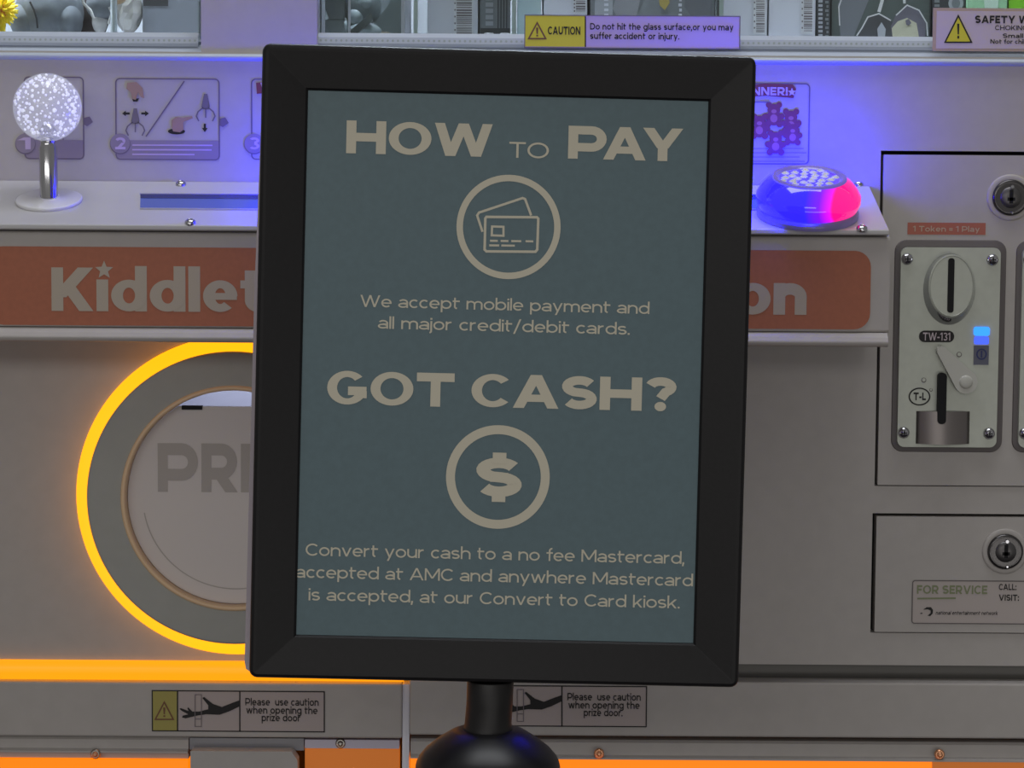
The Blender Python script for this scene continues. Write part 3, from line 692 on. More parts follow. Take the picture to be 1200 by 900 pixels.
# --- coin door and cash door
def lock(px, py, parent, fr):
    u, v = fr.px(px, py); q = MB(); c = fr.at(u, v)
    q.lathe(c, fr.en, [(27 * PX, -0.0002), (27 * PX, 0.0006), (25.5 * PX, 0.0014), (21.5 * PX, 0.0010)], PAINT, 40)
    q.lathe(c, fr.en, [(21 * PX, 0.0008), (21 * PX, 0.0022), (19 * PX, 0.0034), (17 * PX, 0.0032)], mat('dark_chrome', (92, 90, 90), 0.25, metal=0.9), 40)
    q.lathe(c, fr.en, [(12.5 * PX, 0.0031), (11.5 * PX, 0.0042), (4 * PX, 0.0043)], mat('lock_core', (104, 102, 102), 0.4, metal=0.8), 32)
    for x, y, w, h in ((0, 1, 2.2, 8), (0, -2, 4.5, 2)): q.flat(fr, rect(u - w * PX, v + (y - h) * PX, u + w * PX, v + (y + h) * PX), 0.0046, GAP)
    q.lathe(fr.at(u + 1 * PX, v + 12.5 * PX), fr.en, [(2.6 * PX, 0.003), (2 * PX, 0.0046)], CHROME, 12); q.lathe(fr.at(u + 2 * PX, v - 17.5 * PX), fr.en, [(2 * PX, 0.003), (1.2 * PX, 0.004)], CHROME, 12)
    return q.build('lock', parent)
FDR = YF(-0.0015)
g = 2.6 * PX
m = MB(); m.prism(YF(0), rect(b_coin[0] + 3.2 * PX, b_coin[1] + 1.4 * PX, b_coin[2] - g, b_coin[3] - 4.6 * PX), -0.010, 0.0012, PAINT)
rpx(m, YF(-0.0012), 1063.5, 261, 1155, 275, 0.0003, RUST); wpx(m, YF(-0.0012), '1 Token = 1 Play', 1070, 1148, 271.5, 6.5, .12, STKB, 0.0006)
coin_door = m.build('coin_door', machine, 0.0005)
lock(1183.5, 231.5, coin_door, YF(-0.0012))
m = MB(); m.prism(YF(0), rect(b_cash[0] + 4.6 * PX, b_cash[1] + 1.4 * PX, b_cash[2] - g, b_cash[3] - 3.4 * PX), -0.010, 0.0012, PAINT)
cash_door = m.build('cash_door', machine, 0.0005)
lock(1177.5, 646, cash_door, YF(-0.0012))
FC = YF(-0.0012)
m = MB(); b = box_px(FC, 1069, 681, 1312, 731)
m.flat(FC, rrect(*b, 3 * PX), 0.0003, mat('service_label_face', (190, 180, 176), 0.5))
for s in stroke(rrect(*b, 3 * PX), 1.2 * PX, True): m.flat(FC, s, 0.0005, BEZEL)
wpx(m, FC, 'FOR SERVICE', 1074.5, 1157, 696.5, 10, .15, GREENP, 0.0006, y1=695.5); spx(m, FC, [(1075, 701.5), (1120, 701)], 2.0, 0.0006, GREENP)
wpx(m, FC, 'CALL:', 1170.5, 1191, 691.5, 7.2, .14, INK, 0.0006); wpx(m, FC, 'VISIT:', 1170.5, 1194, 704, 7.2, .14, INK, 0.0006)
wpx(m, FC, 'national entertainment network', 1096.5, 1169, 720.5, 4.4, .11, INK, 0.0006, slant=.2)
fpx(m, FC, [(1082, 714.5), (1086, 711.5), (1091, 711.5), (1093.5, 715), (1093, 719), (1090, 722), (1087, 721.5), (1090.5, 718.5), (1090.5, 715.5), (1087, 714)], 0.0006, INK)
spx(m, FC, [(1078.5, 719), (1081, 718.6)], 1.2, 0.0006, INK)
m.build('service_label', cash_door)

# --- coin mechanism (built once, copied for its neighbour)
BLUEL = mat('blue_lamp', (60, 120, 255), 0.3, emit=(0.02, 0.24, 1.0), strength=1.5)
BLUEL2 = mat('blue_lamp_dim', (70, 90, 230), 0.3, emit=(0.05, 0.11, 0.9), strength=1.1)
LEVER = mat('lever_white', (196, 196, 188), 0.35)
DKPLATE = mat('slate_window', (92, 94, 112), 0.3)
FM = YF(-0.0012)
mech = sub('coin_mechanism', machine)
m = MB(); b = box_px(FM, 1046, 281, 1177, 530)
m.loops([[FM.at(u, v, h) for u, v in rrect(b[0] + d, b[1] + d, b[2] - d, b[3] - d, max(.001, 14 * PX - d))] for d, h in ((0, -.0002), (.0006, .001), (.0044, .0016))], BEZEL, False, True, False); m.build('mechanism_bezel', mech)
fb = box_px(FM, 1053.5, 290, 1170, 524, 0.004)
m = MB(); m.prism(FM, rrect(*fb, 8 * PX), 0.0012, 0.0048, DIECAST)
HF = 0.0049
rl = [(1066.5, 455), (1090, 475)]
u0, v0, u1, v1 = box_px(FM, 1065.5, 455, 1089.5, 474.5, HF)
for s in stroke(ell((u0 + u1) / 2, (v0 + v1) / 2, (u1 - u0) / 2, (v1 - v0) / 2, 32), 1.6 * PX, True): m.flat(FM, s, HF + .0002, INK)
wpx(m, FM, 'T-L', 1070.5, 1085, 469, 9, .16, INK, HF + .0002)
for hx, hy, r in ((1124, 415.5, 3.2), (1082.5, 445.5, 3), (1091, 457, 2)):
    hu, hv = FM.px(hx, hy, HF); m.flat(FM, ell(hu, hv, r * PX, r * PX, 14), HF + .0001, BEZEL); m.flat(FM, ell(hu, hv + .3 * PX, r * .7 * PX, r * .7 * PX, 14), HF + .0002, DIECAST)
m.build('faceplate', mech, 0.0006)
m = MB(); cu, cv = FM.px(1113.5, 339, .008)
m.loops([[FM.at(u, v, h) for u, v in ell(cu, cv + dv, rx, ry, 48)] for rx, ry, h, dv in ((30.5 * PX, 42 * PX, 0.0045, 0), (30 * PX, 41 * PX, 0.006, 0), (26.8 * PX, 36.8 * PX, 0.0125, 4 * PX))], CHROME, False, False, True)
m.loops([[FM.at(u, v, h) for u, v in ell(cu, cv + 4 * PX, rx, ry, 48)] for rx, ry, h in ((26.8 * PX, 36.8 * PX, 0.0125), (25 * PX, 35 * PX, 0.0129), (24.5 * PX, 34.5 * PX, 0.0125), (.5 * PX, .5 * PX, 0.0125))], DIECAST, False, True, False)
u0, v0, u1, v1 = box_px(FM, 1110.5, 302.5, 1118, 366.5, .0125); m.flat(FM, rrect(u0, v0, u1, v1, 3.2 * PX), 0.0130, GAP); m.build('coin_inlet', mech)
m = MB(); u0, v0, u1, v1 = box_px(FM, 1077, 387.5, 1118, 401, HF); m.prism(FM, rrect(u0, v0, u1, v1, 6.4 * PX), HF - .0003, HF + .0005, INK)
wpx(m, FM, 'TW-131', 1081.5, 1113.5, 399, 9.2, .12, STKW, HF + .0007); m.build('model_badge', mech)
m = MB(); u0, v0, u1, v1 = box_px(FM, 1141, 383, 1159.5, 393.5, HF); m.prism(FM, rrect(u0, v0, u1, v1, 3 * PX), HF - .0003, HF + .0012, BLUEL)
u0, v0, u1, v1 = box_px(FM, 1141.5, 394.5, 1158.5, 403.5, HF); m.prism(FM, rrect(u0, v0, u1, v1, 2 * PX), HF - .0003, HF + .001, BLUEL2); m.build('indicator_lamp', mech)
m = MB(); u0, v0, u1, v1 = box_px(FM, 1141, 405, 1158.5, 427.5, HF); m.prism(FM, rect(u0, v0, u1, v1), HF - .0003, HF + .0006, DKPLATE)
cu, cv = FM.px(1150, 415, HF)
for s in stroke(ell(cu, cv, 5.4 * PX, 5.8 * PX, 24), 1.6 * PX, True): m.flat(FM, s, HF + .0008, SCRDK)
m.flat(FM, rect(cu - .9 * PX, cv - 4 * PX, cu + .9 * PX, cv + 4 * PX), HF + .0008, SCRDK); m.build('coin_icon', mech)
# return lever: teardrop arm
pts = []
c1 = FM.px(1102, 411, HF); c2 = FM.px(1130, 447, HF); r1, r2 = 5.5 * PX, 13.5 * PX
ang = math.atan2(c2[1] - c1[1], c2[0] - c1[0]); sp = math.acos((r1 - r2) / math.hypot(c2[0] - c1[0], c2[1] - c1[1]))
pts = [(c2[0] + r2 * math.cos(ang + sp * (1 - 2 * k / 24)), c2[1] + r2 * math.sin(ang + sp * (1 - 2 * k / 24))) for k in range(25)]
pts += [(c1[0] + r1 * math.cos(ang - sp - (2 * math.pi - 2 * sp) * k / 10), c1[1] + r1 * math.sin(ang - sp - (2 * math.pi - 2 * sp) * k / 10)) for k in range(11)]
pts = list(reversed(pts))
m = MB(); m.prism(FM, pts, HF - .0003, HF + .0058, LEVER, False); m.lathe(FM.at(c2[0], c2[1], HF + .0058), FM.en, [(8 * PX, 0), (7 * PX, 0.0010), (2 * PX, .0012)], LEVER, 24)
m.build('return_lever', mech, 0.0008)
# return cup: hollow half-round tray under a slot
u0, v0, u1, v1 = box_px(FM, 1073.5, 482, 1136, 520, HF); um = FM.px(1104.5, 500, HF)[0]
m = MB(); n = 14
CUP = mat('polished_cup', (132, 126, 124), 0.38, metal=0.8)
m.loops([[FM.at(u0 + (u1 - u0) * k / n, v0, HF + .0002 + .0065 * math.sin(math.pi * k / n)) for k in range(n + 1)], [FM.at(u0 + (u1 - u0) * k / n, v1, HF + .0002 + .0030 * math.sin(math.pi * k / n)) for k in range(n + 1)]], CUP, True, True, True)
m.build('return_cup', mech)
m = MB(); us0, vs0, us1, vs1 = box_px(FM, 1099, 437, 1109, 497, HF + .004); m.prism(FM, rrect(us0, vs0, us1, vs1, 4.5 * PX), HF - .0002, HF + .0047, GAP); m.build('return_slot', mech)
for px, py in ((1063, 303.5), (1163, 304.5), (1059, 507), (1159, 508)):
    su, sv = FM.px(px, py, HF); q = MB()
    q.lathe(FM.at(su, sv, HF - .0003), FM.en, [(7 * PX, 0), (6.6 * PX, .0014), (4.5 * PX, .0026), (2 * PX, .0031)], CHROME, 22)
    for w, h in ((3.2, .7), (.7, 3.2)): q.flat(FM, rect(su - w * PX, sv - h * PX, su + w * PX, sv + h * PX), HF + .0030, GAP)
    q.build('corner_screw', mech)
c = mech.copy(); COL.objects.link(c)
c.location.x += 142 * PX
for ch in list(mech.children):
    k = ch.copy(); COL.objects.link(k); k.parent = c

# --- stickers
def triangle(q, fr, cx, cy, w, h, m1, m2, hh):
    fpx(q, fr, [(cx - w / 2, cy + h / 2), (cx + w / 2, cy + h / 2), (cx, cy - h / 2)], hh, m1)
    spx(q, fr, [(cx - w / 2, cy + h / 2), (cx + w / 2, cy + h / 2), (cx, cy - h / 2)], 1.7, hh + .0001, m2, True)
    fpx(q, fr, [(cx - 1.3, cy - h * .2), (cx + 1.3, cy - h * .2), (cx + .8, cy + h * .2), (cx - .8, cy + h * .2)], hh + .0002, m2); rpx(q, fr, cx - 1.1, cy + h * .26, cx + 1.1, cy + h * .36, hh + .0002, m2)
BROWNINK = mat('brown_ink', (120, 80, 56), 0.6)
STKG = mat('sticker_grey_face', (184, 172, 170), 0.5)
for dx, dy in ((0, 0), (377.5, -6)):
    x0, x1, y0, y1 = 178.5 + dx, 380 + dx, 810 + dy, 857 + dy
    if dx: x0 = 555
    q = MB(); rpx(q, FLP, x0, y0, x1, y1, .0003, STKG); rpx(q, FLP, x0, y0, 208 + dx, y1, .0005, STKYD)
    b = box_px(FLP, x0, y0, x1, y1, .0006)
    for s in stroke(rect(*b), 1.3 * PX, True): q.flat(FLP, s, .0007, INK)
    for xx in (208, 281): spx(q, FLP, [(xx + dx, y0), (xx + dx, y1)], 1.5, .0007, INK)
    triangle(q, FLP, 192.5 + dx, 833 + dy, 21, 20, STKYD, BROWNINK, .0008)
    def p(x, y): return (100 + x / 3.75 + dx, 740 + y / 3.75 + dy)
    fpx(q, FLP, [p(676, 303), p(676, 330), p(635, 350), p(590, 366), p(530, 364), p(490, 370), p(440, 382), p(425, 378), p(428, 370), p(452, 364), p(425, 350), p(413, 340), p(420, 337), p(455, 350), p(448, 338), p(452, 333), p(470, 352), p(500, 352), p(540, 342), p(540, 325), p(514, 292), p(522, 288), p(560, 318), p(600, 332), p(640, 316)], .0008, INK)
    spx(q, FLP, [p(482, 278), p(510, 278), p(510, 418), p(482, 418)], .9, .0009, GREYINK, True); spx(q, FLP, [p(484, 385), p(508, 385)], .9, .0009, GREYINK)
    for i, (tx, a, bb, yb) in enumerate((('Please  use caution', 703, 1025, 326), ('when opening the', 707, 1020, 362), ('prize door' + ('.' if dx else ''), 775, 945, 395))):
        wpx(q, FLP, tx, *[p(a, 0)[0], p(bb, 0)[0]], p(0, yb)[1], 8.6, .115, INK, .0008)
    q.build('prize_door_sticker', machine)
FG = YF(-0.0004)
q = MB(); rpx(q, FG, 615, 18.5, 867, 56.5, .0004, STKL); rpx(q, FG, 615, 18.5, 686, 54.5, .0006, STKY)
b = box_px(FG, 615, 18.5, 867, 56.5, .0006)
for s in stroke(rect(*b), 1.1 * PX, True): q.flat(FG, s, .0008, GREYINK)
spx(q, FG, [(686, 19), (686, 55)], 1.4, .0008, INK)
triangle(q, FG, 629.5, 36, 20, 18.5, STKY, BROWNINK, .0008)
wpx(q, FG, 'CAUTION', 642, 680, 40.5, 9.4, .15, INK, .0009)
wpx(q, FG, 'Do not hit the glass surface,or you may', 691.5, 859.5, 34.2, 7.6, .125, INK, .0009, y1=36.2)
wpx(q, FG, 'suffer accident or injury.', 691.5, 796, 45.4, 7.6, .125, INK, .0009, y1=46.6)
q.build('caution_sticker', machine)
FS = YF(-0.0006)
q = MB(); bb = box_px(FS, 1093, 10, 1330, 60.5); q.prism(FS, rect(*bb), 0.0, 0.0006, STKB)
bb = box_px(FS, 1097, 13.5, 1326, 57.5); q.flat(FS, rect(*bb), .0008, STKW)
triangle(q, FS, 1123, 34, 31, 31, STKY, INK, .0010)
wpx(q, FS, 'SAFETY WARNING', 1142.5, 1252, 27.5, 9, .17, INK, .0011); wpx(q, FS, 'CHOKING HAZARD', 1166, 1243, 35.5, 5.6, .12, INK, .0011)
wpx(q, FS, 'Small parts.', 1175, 1229, 44.6, 5.2, .14, INK, .0011); wpx(q, FS, 'Not for children under 3 years', 1160.5, 1270, 51.5, 5.2, .14, INK, .0011)
q.build('safety_sticker', machine)

# ================================================================== prizes behind the glass
def cm(name, rgb, **k): return MATS.get(name) or mat(name, rgb, **k)
def prize_box(name, label, cat, x0, x1, Yf, depth, height, face, side, art=None, group=None):
    """a carton standing on the prize shelf; art(mb, frame) prints on its front"""
    a, b = onY(x0, 20, Yf).x, onY(x1, 20, Yf).x
    t = empty(name, ((a + b) / 2, Yf + depth / 2, SHELF_Z), label, cat, group)
    q = MB(); q.box((a, Yf, SHELF_Z + 0.0003), (b, Yf + depth, SHELF_Z + height), side); fr = YF(Yf)
    q.flat(fr, rect(a + .0006, SHELF_Z + .001, b - .0006, SHELF_Z + height - .001), .0002, face)
    q.build('carton', t)
    if art:
        p_ = MB(); art(p_, fr); p_.build('printed_front' if not name.startswith('white') else 'barcode_label', t)
    return t
WHITEC = cm('carton_white', (205, 205, 216)); PALE = cm('carton_pale_teal', (176, 196, 200)); GREYC = cm('carton_grey', (118, 122, 126)); DARKC = cm('carton_dark', (56, 56, 60)); GREYL = cm('carton_light_grey', (160, 162, 168)); BLUC = cm('cap_blue', (130, 175, 215))
def barcode(x0, x1, y0, y1, seed):
    def f(q, fr):
        r = random.Random(seed); y = y0
        rpx(q, fr, x0 - 3, y0 - 3, x1 + 1.5, y1 + 2, .0004, cm('label_white', (215, 214, 220)))
        while y < y1:
            w = r.choice((.8, 1.2, 2.0)); rpx(q, fr, x0, y, x1, min(y + w, y1), .0006, GREYINK); y += w + r.choice((.8, 1.1, 1.6))
        for k in range(7): rpx(q, fr, x0 - 2.6, y0 + 1 + k * (y1 - y0) / 7, x0 - 1, y0 + 3 + k * (y1 - y0) / 7, .0006, GREYINK)
    return f
# right-hand window, from the pillar outwards
prize_box('white_carton', 'white carton with a tall barcode, above the left half of the black sign frame', 'box', 501, 560, .05, .09, .19, WHITEC, WHITEC, barcode(535, 553, -14, 41, 2))
def art_text(q, fr):
    rpx(q, fr, 563, -20, 598, 38, .0004, GREYC); rpx(q, fr, 563, 33, 598, 49, .0006, DARKC)
    for k in range(6): rpx(q, fr, 569, -12 + k * 7.4, 578, -7 + k * 7.4, .0008, GREYL)
    for k in range(4): rpx(q, fr, 583 + k * 3.4, -16, 584.4 + k * 3.4, 33, .0008, DARKC)
prize_box('narrow_carton', 'narrow grey carton with a dark lower band, right of the barcoded white carton', 'box', 562, 598, .055, .08, .17, DARKC, GREYC, art_text)
m = MB(); t = empty('blue_bottle', (onY(573, 20, .036).x, .036, SHELF_Z), 'pale blue bottle cap in front of the narrow grey carton, nearer the barcoded carton', 'bottle', 'pale blue bottles')
def bottle(px, tt):
    cx = onY(px, 20, .036).x; q = MB(); q.lathe((cx, .036, SHELF_Z + .0003), (0, 0, 1), [(.0048, 0), (.0052, .0015), (.0052, .0090), (.0040, .0112), (.0034, .0118)], BLUC, 20); q.build('bottle_body', tt)
    q = MB(); q.lathe((cx, .036, SHELF_Z + .0118), (0, 0, 1), [(.0034, 0), (.0034, .003), (.003, .0034)], WHITEC, 16); q.build('cap', tt)
bottle(573, t)
t = empty('blue_bottle', (onY(592, 20, .036).x, .036, SHELF_Z), 'pale blue bottle cap in front of the narrow grey carton, nearer the yellow caution sticker', 'bottle', 'pale blue bottles'); bottle(592, t)
prize_box('pale_teal_carton', 'pale teal carton behind the left end of the yellow caution sticker', 'box', 606, 634, .05, .08, .18, PALE, PALE)
prize_box('white_carton', 'white carton with small grey print behind the middle of the yellow caution panel', 'box', 637, 688, .052, .09, .18, WHITEC, WHITEC, barcode(675, 686, -14, 15, 9))
def art_grey(q, fr):
    rpx(q, fr, 697, -40, 718, 45, .0004, GREYL)
    fpx(q, fr, [(730, -30), (752, -8), (746, 18), (728, 30), (718, 10)], .0005, cm('art_mid', (140, 140, 146)))
    fpx(q, fr, [(772, -5), (782, -6), (785, 3), (779, 12), (773, 6)], .0006, cm('art_ochre', (170, 150, 80)))
    for k in range(7): rpx(q, fr, 708, -20 + k * 6, 713, -17 + k * 6, .0006, WHITEC)
    for k in range(7): rpx(q, fr, 795 + (k % 2), -20 + k * 6, 799, -16.5 + k * 6, .0006, WHITEC)
    fpx(q, fr, [(806, -30), (834, -30), (834, 20), (815, 26), (802, 8)], .0005, cm('art_slate', (104, 106, 112)))
prize_box('grey_carton', 'wide grey picture carton with an ochre spot, above the words of the caution sticker', 'box', 691, 838, .055, .10, .19, GREYC, DARKC, art_grey)
prize_box('white_carton', 'white carton with a barcode strip just right of the caution sticker', 'box', 847, 899, .05, .09, .19, WHITEC, WHITEC, barcode(886, 896, -14, 38, 5))
prize_box('white_carton', 'white carton with a barcode strip next to the dark striped carton', 'box', 901, 955.5, .05, .09, .19, WHITEC, WHITEC, barcode(942, 952, -14, 38, 7))
def art_stripe(q, fr):
    for k in range(16): rpx(q, fr, 959, -30 + k * 5, 964, -27 + k * 5, .0004, GREYL); rpx(q, fr, 967 + (k % 2) * 1.5, -29 + k * 5, 971, -26 + k * 5, .0004, GREYC)
prize_box('dark_striped_carton', 'narrow dark carton edged with rows of pale print, right of two white cartons', 'box', 957, 973, .053, .09, .19, DARKC, DARKC, art_stripe)
def art_girl(q, fr):
    hair = cm('art_hair', (96, 92, 104)); skin = cm('art_face', (176, 172, 150)); ln = cm('art_line', (196, 194, 196))
    fpx(q, fr, [(975, -40), (1089, -40), (1089, 44), (975, 44)], .0003, cm('art_green_grey', (74, 82, 80)))
    fpx(q, fr, [(985, 44), (982, 5), (1000, -40), (1020, -40), (1018, 0), (1000, 44)], .0004, cm('art_slate', (104, 106, 112)))
    fpx(q, fr, [(1004, 44), (1012, 30), (1020, 18), (1032, 17), (1046, 26), (1048, 44)], .0005, cm('art_dark', (66, 66, 70)))
    fpx(q, fr, [(1046, 44), (1044, 31), (1050, 17), (1064, 6), (1076, 12), (1085, 26), (1084, 44)], .0006, hair)
    fpx(q, fr, [(1046, 44), (1045, 33), (1052, 25), (1063, 21), (1074, 27), (1077, 44)], .0007, skin)
    fpx(q, fr, [(1061, 24), (1065, 22), (1068, 27), (1065, 30), (1062, 29)], .0008, hair)
    spx(q, fr, [(1004, 42), (1010, 33), (1017, 20), (1030, 16), (1044, 24)], 1.6, .0009, ln); spx(q, fr, [(1050, 18), (1063, 6), (1077, 12), (1086, 27), (1087, 42)], 1.5, .0009, ln)
    spx(q, fr, [(984, 30), (983, 8), (999, -38)], 1.4, .0009, ln); spx(q, fr, [(1038, -30), (1034, 0), (1030, 14)], 4, .0009, ln); spx(q, fr, [(1058, -30), (1060, 4)], 3, .0009, ln)
    fpx(q, fr, [(1029, 44), (1028, 34), (1033, 26), (1038, 34), (1037, 44)], .0008, GREYL)
prize_box('dark_carton', 'dark grey carton printed with a drawn face in profile, left of the safety sticker', 'box', 974, 1091, .055, .10, .19, DARKC, DARKC, art_girl)
def art_round(q, fr):
    u, v = fr.px(1120, 4); q.flat(fr, ell(u, v, 9 * PX, 9 * PX, 24), .0005, GREYL); q.flat(fr, ell(u, v, 5 * PX, 6 * PX, 20), .0006, GREYC)
    for k in range(8): rpx(q, fr, 1095, -30 + k * 5, 1101, -27 + k * 5, .0005, GREYC)
prize_box('dark_carton', 'dark carton with a pale round print behind the top of the safety sticker', 'box', 1093, 1131, .053, .09, .19, DARKC, DARKC, art_round)
LGREEN = cm('pale_green_pack', (160, 205, 165), rough=.3); BGREEN = cm('lime_green_pack', (130, 200, 40), rough=.3)
def art_lg(q, fr): fpx(q, fr, [(1150, -30), (1172, -30), (1168, 30), (1156, 30)], .0004, cm('pack_white', (200, 222, 205)))
prize_box('green_carton', 'pale green carton behind the safety sticker', 'box', 1133, 1180, .05, .08, .18, LGREEN, LGREEN, art_lg)
def art_bg(q, fr): fpx(q, fr, [(1190, -30), (1225, -30), (1210, 20)], .0004, cm('pack_dark_green', (70, 150, 40)))
prize_box('green_carton', 'bright lime green carton at the right end of the window', 'box', 1182, 1250, .05, .08, .18, BGREEN, BGREEN, art_bg)

# clear display case with a small grey robot figure, first in the right-hand window
xa, xb = onY(377, 20, .04).x, onY(474, 20, .04).x
t = empty('display_case', ((xa + xb) / 2, .09, SHELF_Z), 'clear display case holding a grey toy figure, beside the lilac window pillar', 'display case')
q = MB(); q.box((xa, .04, SHELF_Z + .0003), (xb, .14, SHELF_Z + .008), WHITEC); q.build('base', t)
q = MB(); q.box((xa, .136, SHELF_Z + .0085), (xb, .14, SHELF_Z + .20), cm('card_grey', (150, 152, 158))); q.build('back_card', t)
q = MB()
for x in (xa, xb - .0022): q.box((x, .04, SHELF_Z + .0085), (x + .0022, .0422, SHELF_Z + .20), WHITEC)
xc = onY(408, 20, .04).x; q.box((xc, .04, SHELF_Z + .0085), (xc + .0015, .0415, SHELF_Z + .20), WHITEC)
q.box((xa, .04, SHELF_Z + .198), (xb, .0422, SHELF_Z + .20), WHITEC); q.build('edge_frame', t)
q = MB(); q.box((xa + .0023, .0405, SHELF_Z + .0086), (xb - .0023, .0412, SHELF_Z + .1975), ACRYL); q.build('clear_front', t)
FIGG = cm('figure_grey', (128, 132, 136), rough=.3); FIGD = cm('figure_dark', (70, 72, 76), rough=.35); FIGL = cm('figure_silver', (186, 190, 196), rough=.2); FIGB = cm('figure_tan', (160, 140, 125), rough=.5)
t2 = empty('toy_figure', ((xa + xb) / 2, .085, SHELF_Z + .008), 'grey and silver armoured toy figure inside the clear display case', 'toy figure')
def fx(px): return onY(px, 20, .08).x
def fz(py): return onY(430, py, .08).z
def ngon(q, pts, y0, y1, mm): q.prism(Frame((0, y1, 0), (1, 0, 0), (0, 0, 1)), [(fx(x), fz(y)) for x, y in pts], -(.0 + 0), y1 - y0, mm)
z8 = SHELF_Z + .0085
q = MB(); ngon(q, [(388, 42), (381, 25), (402, 24), (407, 40)], .07, .09, FIGG); q.sphere((fx(396), .08, fz(34)), .009, FIGL, 16, 10, (1.2, 1, 1)); ngon(q, [(383, -30), (380, 5), (387, 24), (405, 25), (407, -30)], .068, .092, FIGD); q.build('left_arm', t2)
q = MB(); ngon(q, [(410, 46), (413, 38), (437, 17), (438, 26), (420, 42)], .062, .07, FIGD); q.build('weapon', t2)
q = MB(); q.sphere((fx(424), .085, fz(8)), .0135, FIGG, 20, 12); q.sphere((fx(428), .075, fz(4)), .0052, FIGL, 14, 8); q.sphere((fx(417), .076, fz(20)), .0058, FIGL, 14, 8)
q.loops([[(fx(424) + .008 * math.cos(a * math.pi / 8), .085 + .007 * math.sin(a * math.pi / 8), z) for a in range(16)] for z in (z8, fz(20))], FIGG); q.build('body', t2)
q = MB(); ngon(q, [(440, 27), (455, 8), (470, -20), (473, 40), (452, 40)], .072, .088, cm('figure_cape', (112, 118, 120))); q.build('cape', t2)
q = MB(); q.sphere((fx(428), .075, fz(38)), .0085, FIGL, 18, 10, (1.5, 1, .75)); q.sphere((fx(420), .072, fz(45)), .004, FIGL, 12, 8, (1.6, 1, .6)); q.sphere((fx(452), .078, fz(42)), .007, FIGB, 14, 10, (1.4, 1, .8)); q.build('boots', t2)
m = MB()
for x in (485, 600, 842):
    a = onY(x, 20, .03).x; m = MB(); m.box((a, .026, SHELF_Z + .0003), (a + .0028, .20, SHELF_Z + .20), ACRYL); m.box((a, .0255, SHELF_Z + .0003), (a + .0028, .026, SHELF_Z + .20), cm('acrylic_edge', (196, 214, 214), rough=.2)); m.build('acrylic_divider', machine)

# left-hand window
YELL = cm('toy_yellow', (245, 215, 20), rough=.5); ORNG = cm('toy_orange', (220, 120, 30), rough=.5)
c = onY(1, 12, .035); t = empty('spiky_toy', (c.x, c.y, SHELF_Z), 'yellow spiky rubber toy with an orange middle at the left edge of the window', 'toy')
q = MB(); q.sphere(c, .0062, ORNG, 18, 12); q.build('middle', t)
q = MB()
for k in range(60):
    zz = 1 - 2 * (k + .5) / 60; a = k * 2.39996; rr = math.sqrt(1 - zz * zz); d = Vector((rr * math.cos(a), rr * math.sin(a), zz))
    q.tube([c + d * .0048, c + d * .0090, c + d * .0118], [.0015, .0012, .0005], YELL, 6)
q.tube([(c.x, c.y, SHELF_Z + .0004), (c.x, c.y, c.z - .004)], .003, YELL, 10)
q.build('spikes', t)
def fur(nm, rgb): return cm(nm, rgb, rough=.9, noise=.18, scale=120, bump=.5)
GFUR = fur('grey_plush', (104, 109, 114)); GF2 = fur('pale_plush', (176, 174, 172)); SEAM = cm('seam_thread', (40, 40, 46), rough=.8); DBR = fur('dark_brown_plush', (62, 54, 52))
def lump(q, px, py, Y, rx, ry, rz, mm):
    p = onY(px, py, Y); q.sphere(p, 1.0, mm, 28, 16, (rx, ry, rz)); return p
t = empty('plush_toy', (onY(60, 20, .06).x, .07, SHELF_Z), 'big grey plush toy with a dark seam, next to the yellow spiky toy', 'plush toy')
q = MB(); lump(q, 58, 14, .07, .0235, .022, .0225, GFUR); lump(q, 30, 24, .066, .0105, .016, .0135, GFUR); lump(q, 82, 24, .066, .0085, .016, .0130, GFUR); q.build('body', t)
q = MB(); lump(q, 58, -26, .07, .019, .018, .017, GFUR); q.build('head', t)
q = MB()
for sx in (-1, 1): p = onY(58 + sx * 22, -52, .07); q.sphere(p, .008, GFUR, 16, 10, (1, .6, 1))
q.build('ears', t)
p0 = [onY(35, 2, .0462), onY(40, 12, .0462), onY(43, 22, .0465), onY(44, 33, .0475)]
q = MB(); q.tube(p0, .0007, SEAM, 6); q.build('seam', t)
t = empty('plush_toy', (onY(100, 20, .09).x, .10, SHELF_Z), 'dark brown plush toy squeezed between two grey plush toys', 'plush toy')
q = MB(); lump(q, 103, 16, .10, .0150, .016, .0215, DBR); q.build('body', t)
q = MB(); lump(q, 103, -22, .10, .0125, .0125, .0125, DBR); q.build('head', t)
t = empty('plush_toy', (onY(117, 20, .06).x, .06, SHELF_Z), 'small grey plush toy with pale outline, left of the clear rod', 'plush toy')
q = MB(); lump(q, 118, 6, .06, .0098, .012, .0105, GFUR); lump(q, 117, 25, .062, .0052, .009, .0085, GF2); q.build('body', t)
q = MB(); q.tube([onY(96, -8, .0465), onY(98, 4, .0465), onY(106, 12, .0462), onY(110, 22, .047)], .0010, GF2, 8); q.tube([onY(128, 8, .0475), onY(131, 16, .048), onY(127, 28, .05)], .0009, GF2, 8); q.build('arms', t)
m = MB(); rr = onY(133.5, 20, .028).x; m.lathe((rr, .028, SHELF_Z + .0003), (0, 0, 1), [(.0022, 0), (.0022, .38)], cm('clear_rod', (205, 215, 222), rough=.08, coat=1.0), 16); m.build('clear_rod', machine)
t = empty('wrapped_toy', (onY(150, 20, .06).x, .06, SHELF_Z), 'pale toy in crumpled clear wrapping, right of the clear rod', 'toy')
q = MB(); c = onY(150, 8, .065); rnd = random.Random(8); n1, n2 = 18, 12; loops = []
